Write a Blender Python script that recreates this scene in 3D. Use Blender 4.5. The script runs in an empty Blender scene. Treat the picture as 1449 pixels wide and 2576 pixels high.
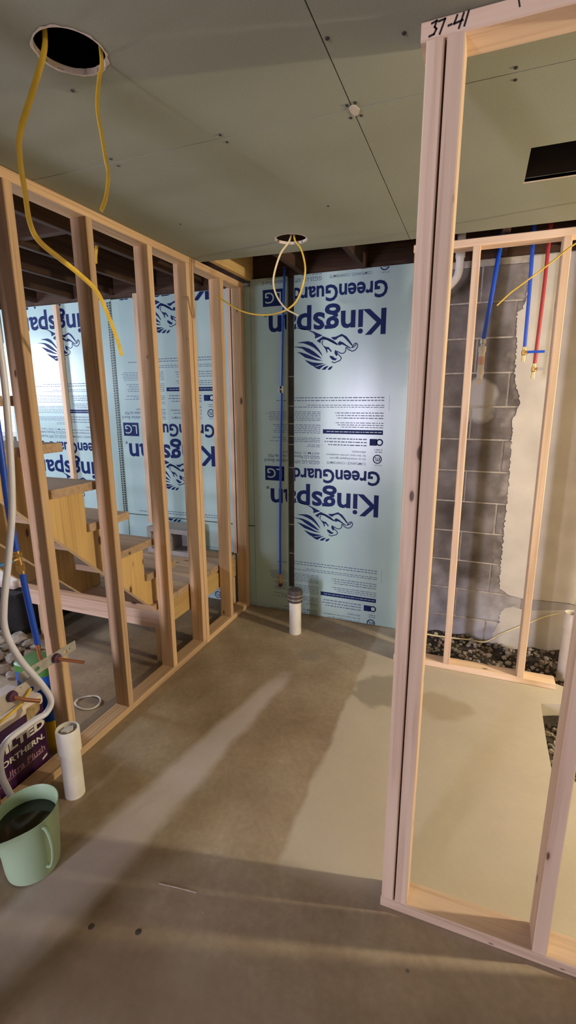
import bpy, bmesh, math, random
from mathutils import Vector, Matrix
from mathutils.geometry import tessellate_polygon

random.seed(7)
S = bpy.context.scene
COL = S.collection
PI = math.pi

# ---------------------------------------------------------------- camera
cd = bpy.data.cameras.new('camera')
cam = bpy.data.objects.new('camera', cd); COL.objects.link(cam)
cd.sensor_fit = 'VERTICAL'; cd.sensor_height = 36.0
cd.lens = 1204.09 / 2576 * 36.0
cd.clip_start = 0.02
cam.location = (1.6138, -3.2717, 1.635)
cam.rotation_euler = (math.radians(76.7676), math.radians(.176), math.radians(21.3387))
S.camera = cam

# ---------------------------------------------------------------- world, daylight, exposure
w = bpy.data.worlds.new('sky'); S.world = w; w.use_nodes = True
w.node_tree.nodes['Background'].inputs[0].default_value = (.80, .88, 1.0, 1)
w.node_tree.nodes['Background'].inputs[1].default_value = 3.0
S.view_settings.view_transform = 'Standard'
S.view_settings.look = 'None'
S.view_settings.gamma = 1
S.view_settings.use_curve_mapping = False
S.view_settings.exposure = 0.0

def area(name, loc, rot, sx, sy, watts, col):
    l = bpy.data.lights.new(name, 'AREA'); l.shape = 'RECTANGLE'; l.size = sx; l.size_y = sy
    l.energy = watts; l.color = col
    o = bpy.data.objects.new(name, l); o.location = loc; o.rotation_euler = rot
    COL.objects.link(o); return o
# daylight entering through the three openings of the basement
area('daylight_patio_door', (-.80, -8.28, 1.15), (PI/2, 0, 0), .55, 1.7, 300, (.84, .79, 1.0))
area('daylight_stair_window', (-3.34, -1.3, 1.92), (PI/2, 0, -PI/2), .62, .55, 60, (.76, .85, 1.0))
area('daylight_back_window', (-2.87, -.02, 1.72), (PI/2, 0, PI), .8, .8, 8, (.72, .84, 1.0))

# ---------------------------------------------------------------- node helpers
def mat(name):
    m = bpy.data.materials.new(name); m.use_nodes = True
    return m, m.node_tree.nodes, m.node_tree.links, m.node_tree.nodes['Principled BSDF']
def plain(name, col, rough=.6, metal=0, spec=.5, noise=0, nscale=30, trans=0, bump=0):
    m, n, l, b = mat(name)
    b.inputs['Roughness'].default_value = rough; b.inputs['Metallic'].default_value = metal
    b.inputs['Specular IOR Level'].default_value = spec
    b.inputs['Transmission Weight'].default_value = trans
    c = (*col, 1)
    if noise:
        t = n.new('ShaderNodeTexCoord'); x = n.new('ShaderNodeTexNoise'); x.inputs['Scale'].default_value = nscale
        x.inputs['Detail'].default_value = 5
        r = n.new('ShaderNodeValToRGB')
        r.color_ramp.elements[0].position = .3; r.color_ramp.elements[1].position = .7
        r.color_ramp.elements[0].color = (*[v*(1-noise) for v in col], 1)
        r.color_ramp.elements[1].color = (*[min(1, v*(1+noise)) for v in col], 1)
        l.new(t.outputs['Object'], x.inputs['Vector']); l.new(x.outputs['Fac'], r.inputs['Fac'])
        l.new(r.outputs['Color'], b.inputs['Base Color'])
        if bump:
            bp = n.new('ShaderNodeBump'); bp.inputs['Strength'].default_value = bump; bp.inputs['Distance'].default_value = .01
            l.new(x.outputs['Fac'], bp.inputs['Height']); l.new(bp.outputs['Normal'], b.inputs['Normal'])
    else:
        b.inputs['Base Color'].default_value = c
    return m
def mixrgb(n, l, fac, a, b, mode='MIX'):
    x = n.new('ShaderNodeMix'); x.data_type = 'RGBA'; x.blend_type = mode
    for s, v in ((0, fac), (6, a), (7, b)):
        if hasattr(v, 'is_linked') or isinstance(v, bpy.types.NodeSocket): l.new(v, x.inputs[s])
        elif s == 0: x.inputs[0].default_value = v
        else: x.inputs[s].default_value = (*v, 1)
    return x.outputs[2]
def math_node(n, l, op, a, b=None, clamp=False):
    x = n.new('ShaderNodeMath'); x.operation = op; x.use_clamp = clamp
    for i, v in enumerate((a, b)):
        if v is None: continue
        if isinstance(v, bpy.types.NodeSocket): l.new(v, x.inputs[i])
        else: x.inputs[i].default_value = v
    return x.outputs[0]
def ramp(n, l, fac, stops):
    r = n.new('ShaderNodeValToRGB'); l.new(fac, r.inputs['Fac'])
    e = r.color_ramp.elements
    while len(e) < len(stops): e.new(.5)
    for k, (p, c) in enumerate(stops): e[k].position = p; e[k].color = (*c, 1)
    return r.outputs['Color']

def wood(name, light, dark, knots=True, vary=.18, rough=.62):
    """sawn lumber: the object's local Z is the grain direction"""
    m, n, l, b = mat(name)
    tc = n.new('ShaderNodeTexCoord'); oi = n.new('ShaderNodeObjectInfo')
    rnd = math_node(n, l, 'MULTIPLY', oi.outputs['Random'], 37.0)
    cmb = n.new('ShaderNodeCombineXYZ'); l.new(rnd, cmb.inputs[0]); l.new(rnd, cmb.inputs[2])
    add = n.new('ShaderNodeVectorMath'); add.operation = 'ADD'
    l.new(tc.outputs['Object'], add.inputs[0]); l.new(cmb.outputs[0], add.inputs[1])
    mp = n.new('ShaderNodeMapping'); mp.inputs['Scale'].default_value = (55, 55, 1.6); l.new(add.outputs[0], mp.inputs['Vector'])
    ns = n.new('ShaderNodeTexNoise'); ns.inputs['Scale'].default_value = 1; ns.inputs['Detail'].default_value = 4
    ns.inputs['Distortion'].default_value = .6; l.new(mp.outputs[0], ns.inputs['Vector'])
    col = ramp(n, l, ns.outputs['Fac'], [(.28, [v*.86 for v in dark]), (.5, [(a+c)/2*1.03 for a, c in zip(light, dark)]), (.72, light)])
    mp2 = n.new('ShaderNodeMapping'); mp2.inputs['Scale'].default_value = (7, 7, .9); l.new(add.outputs[0], mp2.inputs['Vector'])
    n2 = n.new('ShaderNodeTexNoise'); n2.inputs['Scale'].default_value = 1; n2.inputs['Detail'].default_value = 2; l.new(mp2.outputs[0], n2.inputs['Vector'])
    f2 = math_node(n, l, 'MULTIPLY', math_node(n, l, 'SUBTRACT', n2.outputs['Fac'], .45, True), 1.6, True)
    col = mixrgb(n, l, f2, col, [v*.72 for v in dark])
    tint = math_node(n, l, 'MULTIPLY', math_node(n, l, 'SUBTRACT', oi.outputs['Random'], .5), vary*2)
    hs = n.new('ShaderNodeHueSaturation'); l.new(col, hs.inputs['Color'])
    l.new(math_node(n, l, 'ADD', tint, 1.0), hs.inputs['Value'])
    col = hs.outputs['Color']
    if knots:
        mk = n.new('ShaderNodeMapping'); mk.inputs['Scale'].default_value = (13, 13, 5.2); l.new(add.outputs[0], mk.inputs['Vector'])
        v = n.new('ShaderNodeTexVoronoi'); v.inputs['Scale'].default_value = 1; l.new(mk.outputs[0], v.inputs['Vector'])
        sep = n.new('ShaderNodeSeparateColor'); l.new(v.outputs['Color'], sep.inputs[0])
        rad = math_node(n, l, 'MULTIPLY', math_node(n, l, 'SUBTRACT', sep.outputs[0], .25, True), .20)
        k = math_node(n, l, 'MULTIPLY', math_node(n, l, 'SUBTRACT', rad, v.outputs['Distance']), 26, True)
        halo = math_node(n, l, 'MULTIPLY', math_node(n, l, 'SUBTRACT', math_node(n, l, 'MULTIPLY', rad, 1.8), v.outputs['Distance']), 5, True)
        col = mixrgb(n, l, math_node(n, l, 'MULTIPLY', halo, .45), col, [v_*.6 for v_ in dark])
        col = mixrgb(n, l, math_node(n, l, 'MULTIPLY', k, .85), col, (.07, .026, .016))
    l.new(col, b.inputs['Base Color']); b.inputs['Roughness'].default_value = rough
    b.inputs['Specular IOR Level'].default_value = .3
    bp = n.new('ShaderNodeBump'); bp.inputs['Strength'].default_value = .15; bp.inputs['Distance'].default_value = .002
    l.new(ns.outputs['Fac'], bp.inputs['Height']); l.new(bp.outputs['Normal'], b.inputs['Normal'])
    return m

M = {}
M['stud'] = wood('spruce_stud', (.67, .47, .28), (.50, .31, .175))
M['stud_pale'] = wood('pale_spruce', (.74, .57, .41), (.64, .44, .30))
M['pine'] = wood('yellow_pine', (.66, .46, .20), (.56, .36, .14), rough=.5)
M['tread'] = wood('stair_tread', (.50, .36, .24), (.40, .27, .17))
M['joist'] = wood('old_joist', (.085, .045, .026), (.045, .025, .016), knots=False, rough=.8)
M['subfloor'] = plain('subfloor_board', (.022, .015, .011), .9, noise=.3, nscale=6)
M['ink'] = plain('navy_ink', (.007, .018, .105), .5, spec=.12)
M['fineink'] = plain('grey_navy_ink', (.11, .15, .24), .5, spec=.2)
M['marker'] = plain('black_marker', (.012, .010, .010), .5)
M['pvc'] = plain('white_pvc', (.72, .69, .62), .38, noise=.07, nscale=14)
M['pvc_inner'] = plain('dusty_pvc', (.48, .42, .35), .6, noise=.25, nscale=30)
M['rubber'] = plain('dark_rubber', (.055, .042, .036), .55)
M['steel'] = plain('band_steel', (.55, .52, .48), .35, .9)
M['galv'] = plain('galvanised_steel', (.47, .46, .43), .42, .55, noise=.18, nscale=40)
M['copper'] = plain('copper_tube', (.78, .36, .20), .28, .95)
M['brass'] = plain('brass', (.72, .48, .17), .3, .9)
M['blue'] = plain('blue_pex', (.012, .085, .58), .38)
M['red'] = plain('red_pex', (.42, .030, .030), .4)
M['hose'] = plain('milky_hose', (.70, .70, .80), .35, noise=.06, nscale=8)
M['yellow'] = plain('yellow_cable_sheath', (.72, .48, .045), .42, noise=.1, nscale=20)
M['cream'] = plain('cream_cable_sheath', (.74, .62, .34), .42, noise=.08, nscale=20)
M['purple'] = plain('purple_clip', (.085, .025, .075), .45)
M['white'] = plain('white_plastic', (.74, .71, .68), .4)
M['pack'] = plain('plum_wrapper', (.040, .010, .050), .28, noise=.3, nscale=9)
M['packwhite'] = plain('white_wrapper', (.66, .56, .48), .35, noise=.1, nscale=18)
M['packtext'] = plain('silver_print', (.70, .66, .62), .4)
M['packtext2'] = plain('rose_print', (.36, .20, .26), .45)
M['bagblue'] = plain('blue_bag', (.012, .10, .45), .35)
M['baggreen'] = plain('green_bag', (.07, .22, .04), .4)
M['bagyellow'] = plain('yellow_bag', (.75, .50, .02), .4)
M['rock'] = plain('grey_stone', (.30, .27, .23), .85, noise=.45, nscale=9, bump=.3)
M['rock2'] = plain('brown_stone', (.22, .165, .12), .9, noise=.4, nscale=9, bump=.3)
M['soil'] = plain('dark_soil', (.040, .030, .022), .95, noise=.5, nscale=16, bump=.8)
M['cinder'] = plain('grey_cinder', (.30, .285, .265), .92, noise=.18, nscale=90, bump=.5)
M['dark'] = plain('dark_void', (.012, .011, .010), .9)
M['plaster'] = plain('bare_wall', (.36, .33, .29), .9, noise=.12, nscale=3)
M['screw'] = plain('black_screw', (.03, .026, .022), .5, .3)
M['spackle'] = plain('joint_compound', (.50, .45, .38), .8, noise=.1, nscale=30)
M['frame'] = plain('window_frame', (.62, .60, .57), .5)

def glass_mat():
    m, n, l, b = mat('window_glass')
    b.inputs['Base Color'].default_value = (1, 1, 1, 1); b.inputs['Roughness'].default_value = 0
    b.inputs['Transmission Weight'].default_value = 1; b.inputs['IOR'].default_value = 1.05
    return m
M['glass'] = glass_mat()

def drywall_mat():
    m, n, l, b = mat('green_drywall')
    g = n.new('ShaderNodeNewGeometry')
    a = n.new('ShaderNodeTexNoise'); a.inputs['Scale'].default_value = 1.4; a.inputs['Detail'].default_value = 4; l.new(g.outputs['Position'], a.inputs['Vector'])
    c = ramp(n, l, a.outputs['Fac'], [(.3, (.275, .29, .225)), (.7, (.325, .34, .265))])
    f = n.new('ShaderNodeTexNoise'); f.inputs['Scale'].default_value = 260; l.new(g.outputs['Position'], f.inputs['Vector'])
    c = mixrgb(n, l, .12, c, ramp(n, l, f.outputs['Fac'], [(.35, (.2, .2, .16)), (.65, (.42, .43, .36))]))
    l.new(c, b.inputs['Base Color']); b.inputs['Roughness'].default_value = .85; b.inputs['Specular IOR Level'].default_value = .2
    return m
M['drywall'] = drywall_mat()

def foam_mat():
    m, n, l, b = mat('aqua_foam')
    g = n.new('ShaderNodeNewGeometry')
    a = n.new('ShaderNodeTexNoise'); a.inputs['Scale'].default_value = 2.2; a.inputs['Detail'].default_value = 3; l.new(g.outputs['Position'], a.inputs['Vector'])
    c = ramp(n, l, a.outputs['Fac'], [(.3, (.38, .54, .535)), (.7, (.44, .60, .60))])
    # scuffs
    s = n.new('ShaderNodeTexNoise'); s.inputs['Scale'].default_value = 14; s.inputs['Detail'].default_value = 6; l.new(g.outputs['Position'], s.inputs['Vector'])
    c = mixrgb(n, l, math_node(n, l, 'MULTIPLY', math_node(n, l, 'SUBTRACT', s.outputs['Fac'], .66, True), 2.2, True), c, (.27, .36, .34))
    l.new(c, b.inputs['Base Color']); b.inputs['Roughness'].default_value = .26; b.inputs['Specular IOR Level'].default_value = .55
    return m
M['foam'] = foam_mat()
M['foamedge'] = plain('foam_edge', (.30, .42, .36), .7)

def concrete_mat():
    m, n, l, b = mat('slab_concrete')
    g = n.new('ShaderNodeNewGeometry'); pos = g.outputs['Position']
    sep = n.new('ShaderNodeSeparateXYZ'); l.new(pos, sep.inputs[0])
    a = n.new('ShaderNodeTexNoise'); a.inputs['Scale'].default_value = 1.3; a.inputs['Detail'].default_value = 7; a.inputs['Roughness'].default_value = .6; l.new(pos, a.inputs['Vector'])
    c = ramp(n, l, a.outputs['Fac'], [(.30, (.26, .185, .112)), (.5, (.375, .29, .195)), (.70, (.46, .385, .28))])
    f = n.new('ShaderNodeTexNoise'); f.inputs['Scale'].default_value = 42; f.inputs['Detail'].default_value = 6; l.new(pos, f.inputs['Vector'])
    c = mixrgb(n, l, .35, c, ramp(n, l, f.outputs['Fac'], [(.3, (.55, .55, .55)), (.7, (1, 1, 1))]), 'MULTIPLY')
    f3 = n.new('ShaderNodeTexNoise'); f3.inputs['Scale'].default_value = 5.5; f3.inputs['Detail'].default_value = 8; f3.inputs['Roughness'].default_value = .7; l.new(pos, f3.inputs['Vector'])
    c = mixrgb(n, l, .5, c, ramp(n, l, f3.outputs['Fac'], [(.32, (.62, .58, .55)), (.62, (1, 1, 1))]), 'MULTIPLY')
    # cold joint between two pours at x = 1.05: the newer pour is paler
    wob = n.new('ShaderNodeTexNoise'); wob.inputs['Scale'].default_value = 7; l.new(pos, wob.inputs['Vector'])
    xw = math_node(n, l, 'ADD', sep.outputs[0], math_node(n, l, 'MULTIPLY', math_node(n, l, 'SUBTRACT', wob.outputs['Fac'], .5), .05))
    newp = math_node(n, l, 'MULTIPLY', math_node(n, l, 'SUBTRACT', xw, 1.05), 40, True)
    back = math_node(n, l, 'MULTIPLY', math_node(n, l, 'ADD', sep.outputs[1], 2.02), 14, True)
    newp = math_node(n, l, 'MULTIPLY', newp, back)
    c = mixrgb(n, l, math_node(n, l, 'MULTIPLY', newp, .62), c, (.60, .55, .465))
    # paler band across the slab between the two drain pipes
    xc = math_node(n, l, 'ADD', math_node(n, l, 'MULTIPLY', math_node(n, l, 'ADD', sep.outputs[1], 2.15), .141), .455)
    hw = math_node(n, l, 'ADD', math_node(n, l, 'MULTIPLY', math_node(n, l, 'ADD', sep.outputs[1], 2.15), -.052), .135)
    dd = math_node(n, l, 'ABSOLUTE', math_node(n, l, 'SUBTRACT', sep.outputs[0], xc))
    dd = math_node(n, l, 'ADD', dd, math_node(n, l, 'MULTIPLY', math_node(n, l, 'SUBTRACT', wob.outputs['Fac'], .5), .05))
    pale_band = math_node(n, l, 'MULTIPLY', math_node(n, l, 'SUBTRACT', hw, dd), 22, True)
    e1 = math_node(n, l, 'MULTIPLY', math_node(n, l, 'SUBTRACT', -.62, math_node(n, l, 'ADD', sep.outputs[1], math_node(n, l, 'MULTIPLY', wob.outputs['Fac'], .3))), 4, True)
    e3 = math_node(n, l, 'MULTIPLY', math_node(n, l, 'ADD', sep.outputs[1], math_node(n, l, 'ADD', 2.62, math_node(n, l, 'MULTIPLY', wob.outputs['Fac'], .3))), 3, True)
    pale_band = math_node(n, l, 'MULTIPLY', math_node(n, l, 'MULTIPLY', pale_band, e1), e3)
    c = mixrgb(n, l, math_node(n, l, 'MULTIPLY', pale_band, .62), c, (.56, .50, .47))
    # damp mortar spots with their own outline, then broad darker areas in the foreground
    def spot(c, px, py, rx, ry, col, amt, soft=5):
        dx = math_node(n, l, 'DIVIDE', math_node(n, l, 'SUBTRACT', sep.outputs[0], px), rx)
        dy = math_node(n, l, 'DIVIDE', math_node(n, l, 'SUBTRACT', sep.outputs[1], py), ry)
        r2 = math_node(n, l, 'SQRT', math_node(n, l, 'ADD', math_node(n, l, 'MULTIPLY', dx, dx), math_node(n, l, 'MULTIPLY', dy, dy)))
        r2 = math_node(n, l, 'ADD', r2, math_node(n, l, 'MULTIPLY', math_node(n, l, 'SUBTRACT', wob.outputs['Fac'], .5), 1.1))
        k = math_node(n, l, 'MULTIPLY', math_node(n, l, 'SUBTRACT', 1.0, r2), soft, True)
        return mixrgb(n, l, math_node(n, l, 'MULTIPLY', k, amt), c, col)
    c = spot(c, 1.24, -.80, .17, .19, (.27, .24, .19), .75)
    c = spot(c, 1.55, -.82, .17, .13, (.36, .28, .18), .6, 3)
    c = spot(c, .72, -.58, .09, .08, (.25, .21, .16), .6, 3)
    c = spot(c, .9, -2.5, .5, .22, (.30, .235, .165), .4, 2)
    c = spot(c, 1.3, -2.75, .5, .25, (.25, .19, .135), .45, 2)
    # pits and splashes
    v = n.new('ShaderNodeTexVoronoi'); v.inputs['Scale'].default_value = 9; l.new(pos, v.inputs['Vector'])
    sc = n.new('ShaderNodeSeparateColor'); l.new(v.outputs['Color'], sc.inputs[0])
    rad = math_node(n, l, 'MULTIPLY', math_node(n, l, 'SUBTRACT', sc.outputs[0], .72, True), .28)
    k = math_node(n, l, 'MULTIPLY', math_node(n, l, 'SUBTRACT', rad, v.outputs['Distance']), 40, True)
    c = mixrgb(n, l, math_node(n, l, 'MULTIPLY', k, .7), c, (.10, .085, .07))
    v2 = n.new('ShaderNodeTexVoronoi'); v2.inputs['Scale'].default_value = 13; l.new(pos, v2.inputs['Vector'])
    sc2 = n.new('ShaderNodeSeparateColor'); l.new(v2.outputs['Color'], sc2.inputs[0])
    rad2 = math_node(n, l, 'MULTIPLY', math_node(n, l, 'SUBTRACT', sc2.outputs[1], .8, True), .3)
    k2 = math_node(n, l, 'MULTIPLY', math_node(n, l, 'SUBTRACT', rad2, v2.outputs['Distance']), 40, True)
    c = mixrgb(n, l, math_node(n, l, 'MULTIPLY', k2, .6), c, (.70, .66, .6))
    l.new(c, b.inputs['Base Color']); b.inputs['Roughness'].default_value = .62; b.inputs['Specular IOR Level'].default_value = .35
    bp = n.new('ShaderNodeBump'); bp.inputs['Strength'].default_value = .12; bp.inputs['Distance'].default_value = .004
    l.new(f.outputs['Fac'], bp.inputs['Height']); l.new(bp.outputs['Normal'], b.inputs['Normal'])
    return m
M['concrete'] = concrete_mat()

def block_mat():
    m, n, l, b = mat('concrete_block')
    g = n.new('ShaderNodeNewGeometry'); pos = g.outputs['Position']; oi = n.new('ShaderNodeObjectInfo')
    sep = n.new('ShaderNodeSeparateXYZ'); l.new(pos, sep.inputs[0])
    a = n.new('ShaderNodeTexNoise'); a.inputs['Scale'].default_value = 5; a.inputs['Detail'].default_value = 6; l.new(pos, a.inputs['Vector'])
    c = ramp(n, l, a.outputs['Fac'], [(.3, (.085, .07, .06)), (.5, (.165, .145, .13)), (.72, (.29, .265, .25))])
    hz = n.new('ShaderNodeTexNoise'); hz.inputs['Scale'].default_value = 17; hz.inputs['Detail'].default_value = 6; l.new(pos, hz.inputs['Vector'])
    smear = math_node(n, l, 'ADD', math_node(n, l, 'MULTIPLY', math_node(n, l, 'SUBTRACT', sep.outputs[0], 1.80), 7), math_node(n, l, 'MULTIPLY', math_node(n, l, 'SUBTRACT', hz.outputs['Fac'], .42), 2.4), True)
    c = mixrgb(n, l, math_node(n, l, 'MULTIPLY', smear, .55), c, (.48, .44, .375))
    # bluish daylight on the lower courses, put into the block colour
    lo = math_node(n, l, 'ADD', math_node(n, l, 'MULTIPLY', math_node(n, l, 'SUBTRACT', .55, sep.outputs[2]), 1.5), math_node(n, l, 'SUBTRACT', a.outputs['Fac'], .55), True)
    c = mixrgb(n, l, math_node(n, l, 'MULTIPLY', lo, .8), c, (.48, .48, .52))
    # mortar smear under the hanging white fitting
    dx = math_node(n, l, 'DIVIDE', math_node(n, l, 'SUBTRACT', sep.outputs[0], 1.615), .10)
    dz = math_node(n, l, 'DIVIDE', math_node(n, l, 'SUBTRACT', sep.outputs[2], 1.62), .14)
    r2 = math_node(n, l, 'ADD', math_node(n, l, 'SQRT', math_node(n, l, 'ADD', math_node(n, l, 'MULTIPLY', dx, dx), math_node(n, l, 'MULTIPLY', dz, dz))), math_node(n, l, 'MULTIPLY', math_node(n, l, 'SUBTRACT', a.outputs['Fac'], .5), 1.6))
    c = mixrgb(n, l, math_node(n, l, 'MULTIPLY', math_node(n, l, 'SUBTRACT', 1.0, r2), 4, True), c, (.42, .40, .37))
    l.new(c, b.inputs['Base Color']); b.inputs['Roughness'].default_value = .92; b.inputs['Specular IOR Level'].default_value = .2
    f = n.new('ShaderNodeTexNoise'); f.inputs['Scale'].default_value = 120; l.new(pos, f.inputs['Vector'])
    bp = n.new('ShaderNodeBump'); bp.inputs['Strength'].default_value = .35; bp.inputs['Distance'].default_value = .004
    l.new(f.outputs['Fac'], bp.inputs['Height']); l.new(bp.outputs['Normal'], b.inputs['Normal'])
    return m
M['block'] = block_mat()
M['mortar'] = plain('mortar', (.40, .355, .29), .95, noise=.25, nscale=25)
M['parge'] = plain('parge_coat', (.54, .50, .43), .9, noise=.12, nscale=5)

# ---------------------------------------------------------------- geometry helpers
def mobj(name, verts, faces, m, parent=None, smooth=False, mats=None, fm=None):
    me = bpy.data.meshes.new(name)
    me.from_pydata([tuple(v) for v in verts], [], faces)
    bm = bmesh.new(); bm.from_mesh(me); bmesh.ops.recalc_face_normals(bm, faces=bm.faces); bm.to_mesh(me); bm.free()
    for x in (mats or [m]): me.materials.append(M[x] if isinstance(x, str) else x)
    if fm:
        for p, i in zip(me.polygons, fm): p.material_index = i
    if smooth:
        for p in me.polygons: p.use_smooth = True
        me.set_sharp_from_angle(angle=math.radians(40))
    o = bpy.data.objects.new(name, me); COL.objects.link(o)
    if parent: setp(o, parent)
    return o
def setp(o, p):
    o.parent = p
    m = p.matrix_basis.copy(); q = p.parent
    inv = m.inverted()
    if q is not None:
        wm = q.matrix_basis @ p.matrix_parent_inverse @ m if q.parent is None else m
        wm = q.matrix_basis @ p.matrix_parent_inverse @ m
        inv = wm.inverted()
    o.matrix_parent_inverse = inv
def thing(name, label, cat, loc=(0, 0, 0), group=None, kind=None):
    o = bpy.data.objects.new(name, None); COL.objects.link(o); o.location = loc; o.empty_display_size = .05
    return tag(o, label, cat, group, kind)
def tag(o, label, cat, group=None, kind=None):
    o['label'] = label; o['category'] = cat
    if group: o['group'] = group
    if kind: o['kind'] = kind
    return o
class MB:
    def __init__(s): s.v = []; s.f = []
    def add(s, v, f):
        k = len(s.v); s.v += [tuple(a) for a in v]; s.f += [tuple(i+k for i in q) for q in f]; return s
    def box(s, x0, x1, y0, y1, z0, z1):
        return s.add([(x0,y0,z0),(x1,y0,z0),(x1,y1,z0),(x0,y1,z0),(x0,y0,z1),(x1,y0,z1),(x1,y1,z1),(x0,y1,z1)],
                     [(0,3,2,1),(4,5,6,7),(0,1,5,4),(1,2,6,5),(2,3,7,6),(3,0,4,7)])
    def tube(s, pts, r, n=8, flat=1.0, up=None, steps=6, caps=True, smooth=True):
        P = spline(pts, steps) if (smooth and len(pts) > 2) else [Vector(p) for p in pts]
        rs = r if isinstance(r, (list, tuple)) else [r]*len(P)
        if len(rs) != len(P): rs = [rs[min(len(rs)-1, int(i*len(rs)/len(P)))] for i in range(len(P))]
        t0 = (P[1]-P[0]).normalized()
        u = Vector(up) if up else (Vector((0, 0, 1)) if abs(t0.z) < .9 else Vector((1, 0, 0)))
        v = []; f = []
        for i, p in enumerate(P):
            t = (P[min(i+1, len(P)-1)]-P[max(i-1, 0)]).normalized()
            u = (u - t*u.dot(t)).normalized(); w_ = t.cross(u)
            for k in range(n):
                a = 2*PI*k/n
                v.append(p + u*math.cos(a)*rs[i]*flat + w_*math.sin(a)*rs[i])
        for i in range(len(P)-1):
            for k in range(n):
                f.append((i*n+k, i*n+(k+1) % n, (i+1)*n+(k+1) % n, (i+1)*n+k))
        if caps: f.append(tuple(range(n))[::-1]); f.append(tuple((len(P)-1)*n+k for k in range(n)))
        return s.add(v, f)
    def lathe(s, prof, c=(0, 0, 0), n=24, axis='z', caps=False):
        v = []; f = []
        for r, h in prof:
            for k in range(n):
                a = 2*PI*k/n; q = (r*math.cos(a), r*math.sin(a), h)
                if axis == 'x': q = (q[2], q[0], q[1])
                if axis == 'y': q = (q[0], q[2], q[1])
                v.append((c[0]+q[0], c[1]+q[1], c[2]+q[2]))
        for i in range(len(prof)-1):
            for k in range(n): f.append((i*n+k, i*n+(k+1) % n, (i+1)*n+(k+1) % n, (i+1)*n+k))
        if caps: f.append(tuple(range(n))[::-1]); f.append(tuple((len(prof)-1)*n+k for k in range(n)))
        return s.add(v, f)
    def prism(s, outline, depth, mapf):
        """outline in 2-D, mapf(u, v, d) gives the 3-D point; d runs 0..depth"""
        n = len(outline)
        tris = tessellate_polygon([[Vector((a, b, 0)) for a, b in outline]])
        v = [mapf(a, b, 0) for a, b in outline] + [mapf(a, b, depth) for a, b in outline]
        f = [tuple(t) for t in tris] + [tuple(i+n for i in t[::-1]) for t in tris]
        f += [(i, (i+1) % n, (i+1) % n+n, i+n) for i in range(n)]
        return s.add(v, f)
    def holed(s, outer, holes, z0, z1):
        loops = [outer]+holes
        tris = tessellate_polygon([[Vector((a, b, 0)) for a, b in q] for q in loops])
        pts = [p for q in loops for p in q]; n = len(pts)
        v = [(a, b, z0) for a, b in pts]+[(a, b, z1) for a, b in pts]
        f = [tuple(t) for t in tris]+[tuple(i+n for i in t[::-1]) for t in tris]
        k = 0
        for q in loops:
            m_ = len(q)
            f += [(k+i, k+(i+1) % m_, k+(i+1) % m_+n, k+i+n) for i in range(m_)]; k += m_
        return s.add(v, f)
    def build(s, name, m, parent=None, smooth=False): return mobj(name, s.v, s.f, m, parent, smooth)
def spline(pts, steps=6):
    P = [Vector(p) for p in pts]; P = [P[0]*2-P[1]]+P+[P[-1]*2-P[-2]]; out = []
    for i in range(1, len(P)-2):
        a, b, c, d = P[i-1:i+3]
        for k in range(steps):
            t = k/steps
            out.append(.5*((2*b)+(c-a)*t+(2*a-5*b+4*c-d)*t*t+(3*b-a-3*c+d)*t**3))
    out.append(P[-2]); return out
def box(name, x0, x1, y0, y1, z0, z1, m, parent=None): return MB().box(x0, x1, y0, y1, z0, z1).build(name, m, parent)

def lumber(name, x0, x1, y0, y1, z0, z1, m, parent=None, axis=None, lean=(0, 0)):
    """an eased-edge board; its local Z runs along the board"""
    d = (x1-x0, y1-y0, z1-z0); ax = axis if axis is not None else d.index(max(d))
    L = d[ax]; a, b = [(d[0], d[1]), (d[0], d[2]), (d[2], d[1])][{2: 0, 1: 1, 0: 2}[ax]]
    e = .003; hx, hy = a/2, b/2
    ring = [(-hx+e, -hy), (hx-e, -hy), (hx, -hy+e), (hx, hy-e), (hx-e, hy), (-hx+e, hy), (-hx, hy-e), (-hx, -hy+e)]
    v = [(p, q, -L/2) for p, q in ring]+[(p, q, L/2) for p, q in ring]
    f = [tuple(range(8))[::-1], tuple(range(8, 16))]+[(i, (i+1) % 8, (i+1) % 8+8, i+8) for i in range(8)]
    o = mobj(name, v, f, m)
    o.location = ((x0+x1)/2, (y0+y1)/2, (z0+z1)/2)
    if ax == 1: o.rotation_euler = (-PI/2, 0, 0)
    if ax == 0: o.rotation_euler = (0, PI/2, 0)
    if lean != (0, 0): o.rotation_euler = (lean[0], lean[1], 0)
    if parent: setp(o, parent)
    return o

def text2d(body, bold=0.0):
    cu = bpy.data.curves.new('lettering', 'FONT'); cu.body = body; cu.offset = bold; cu.resolution_u = 3
    ob = bpy.data.objects.new('lettering', cu); COL.objects.link(ob)
    dg = bpy.context.evaluated_depsgraph_get()
    me = bpy.data.meshes.new_from_object(ob.evaluated_get(dg))
    v = [(p.co.x, p.co.y) for p in me.vertices]; f = [tuple(p.vertices) for p in me.polygons]
    bpy.data.objects.remove(ob); bpy.data.curves.remove(cu); bpy.data.meshes.remove(me)
    xs = [a for a, _ in v]; ys = [b for _, b in v]
    x0, x1, y0, y1 = min(xs), max(xs), min(ys), max(ys)
    return [((a-x0)/(x1-x0), (b-y0)/(y1-y0)) for a, b in v], f
_tc = {}
def T(body, bold=0.0):
    if (body, bold) not in _tc: _tc[(body, bold)] = text2d(body, bold)
    return _tc[(body, bold)]

# ================================================================ STRUCTURE
H = 2.43      # underside of the ceiling boards
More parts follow.
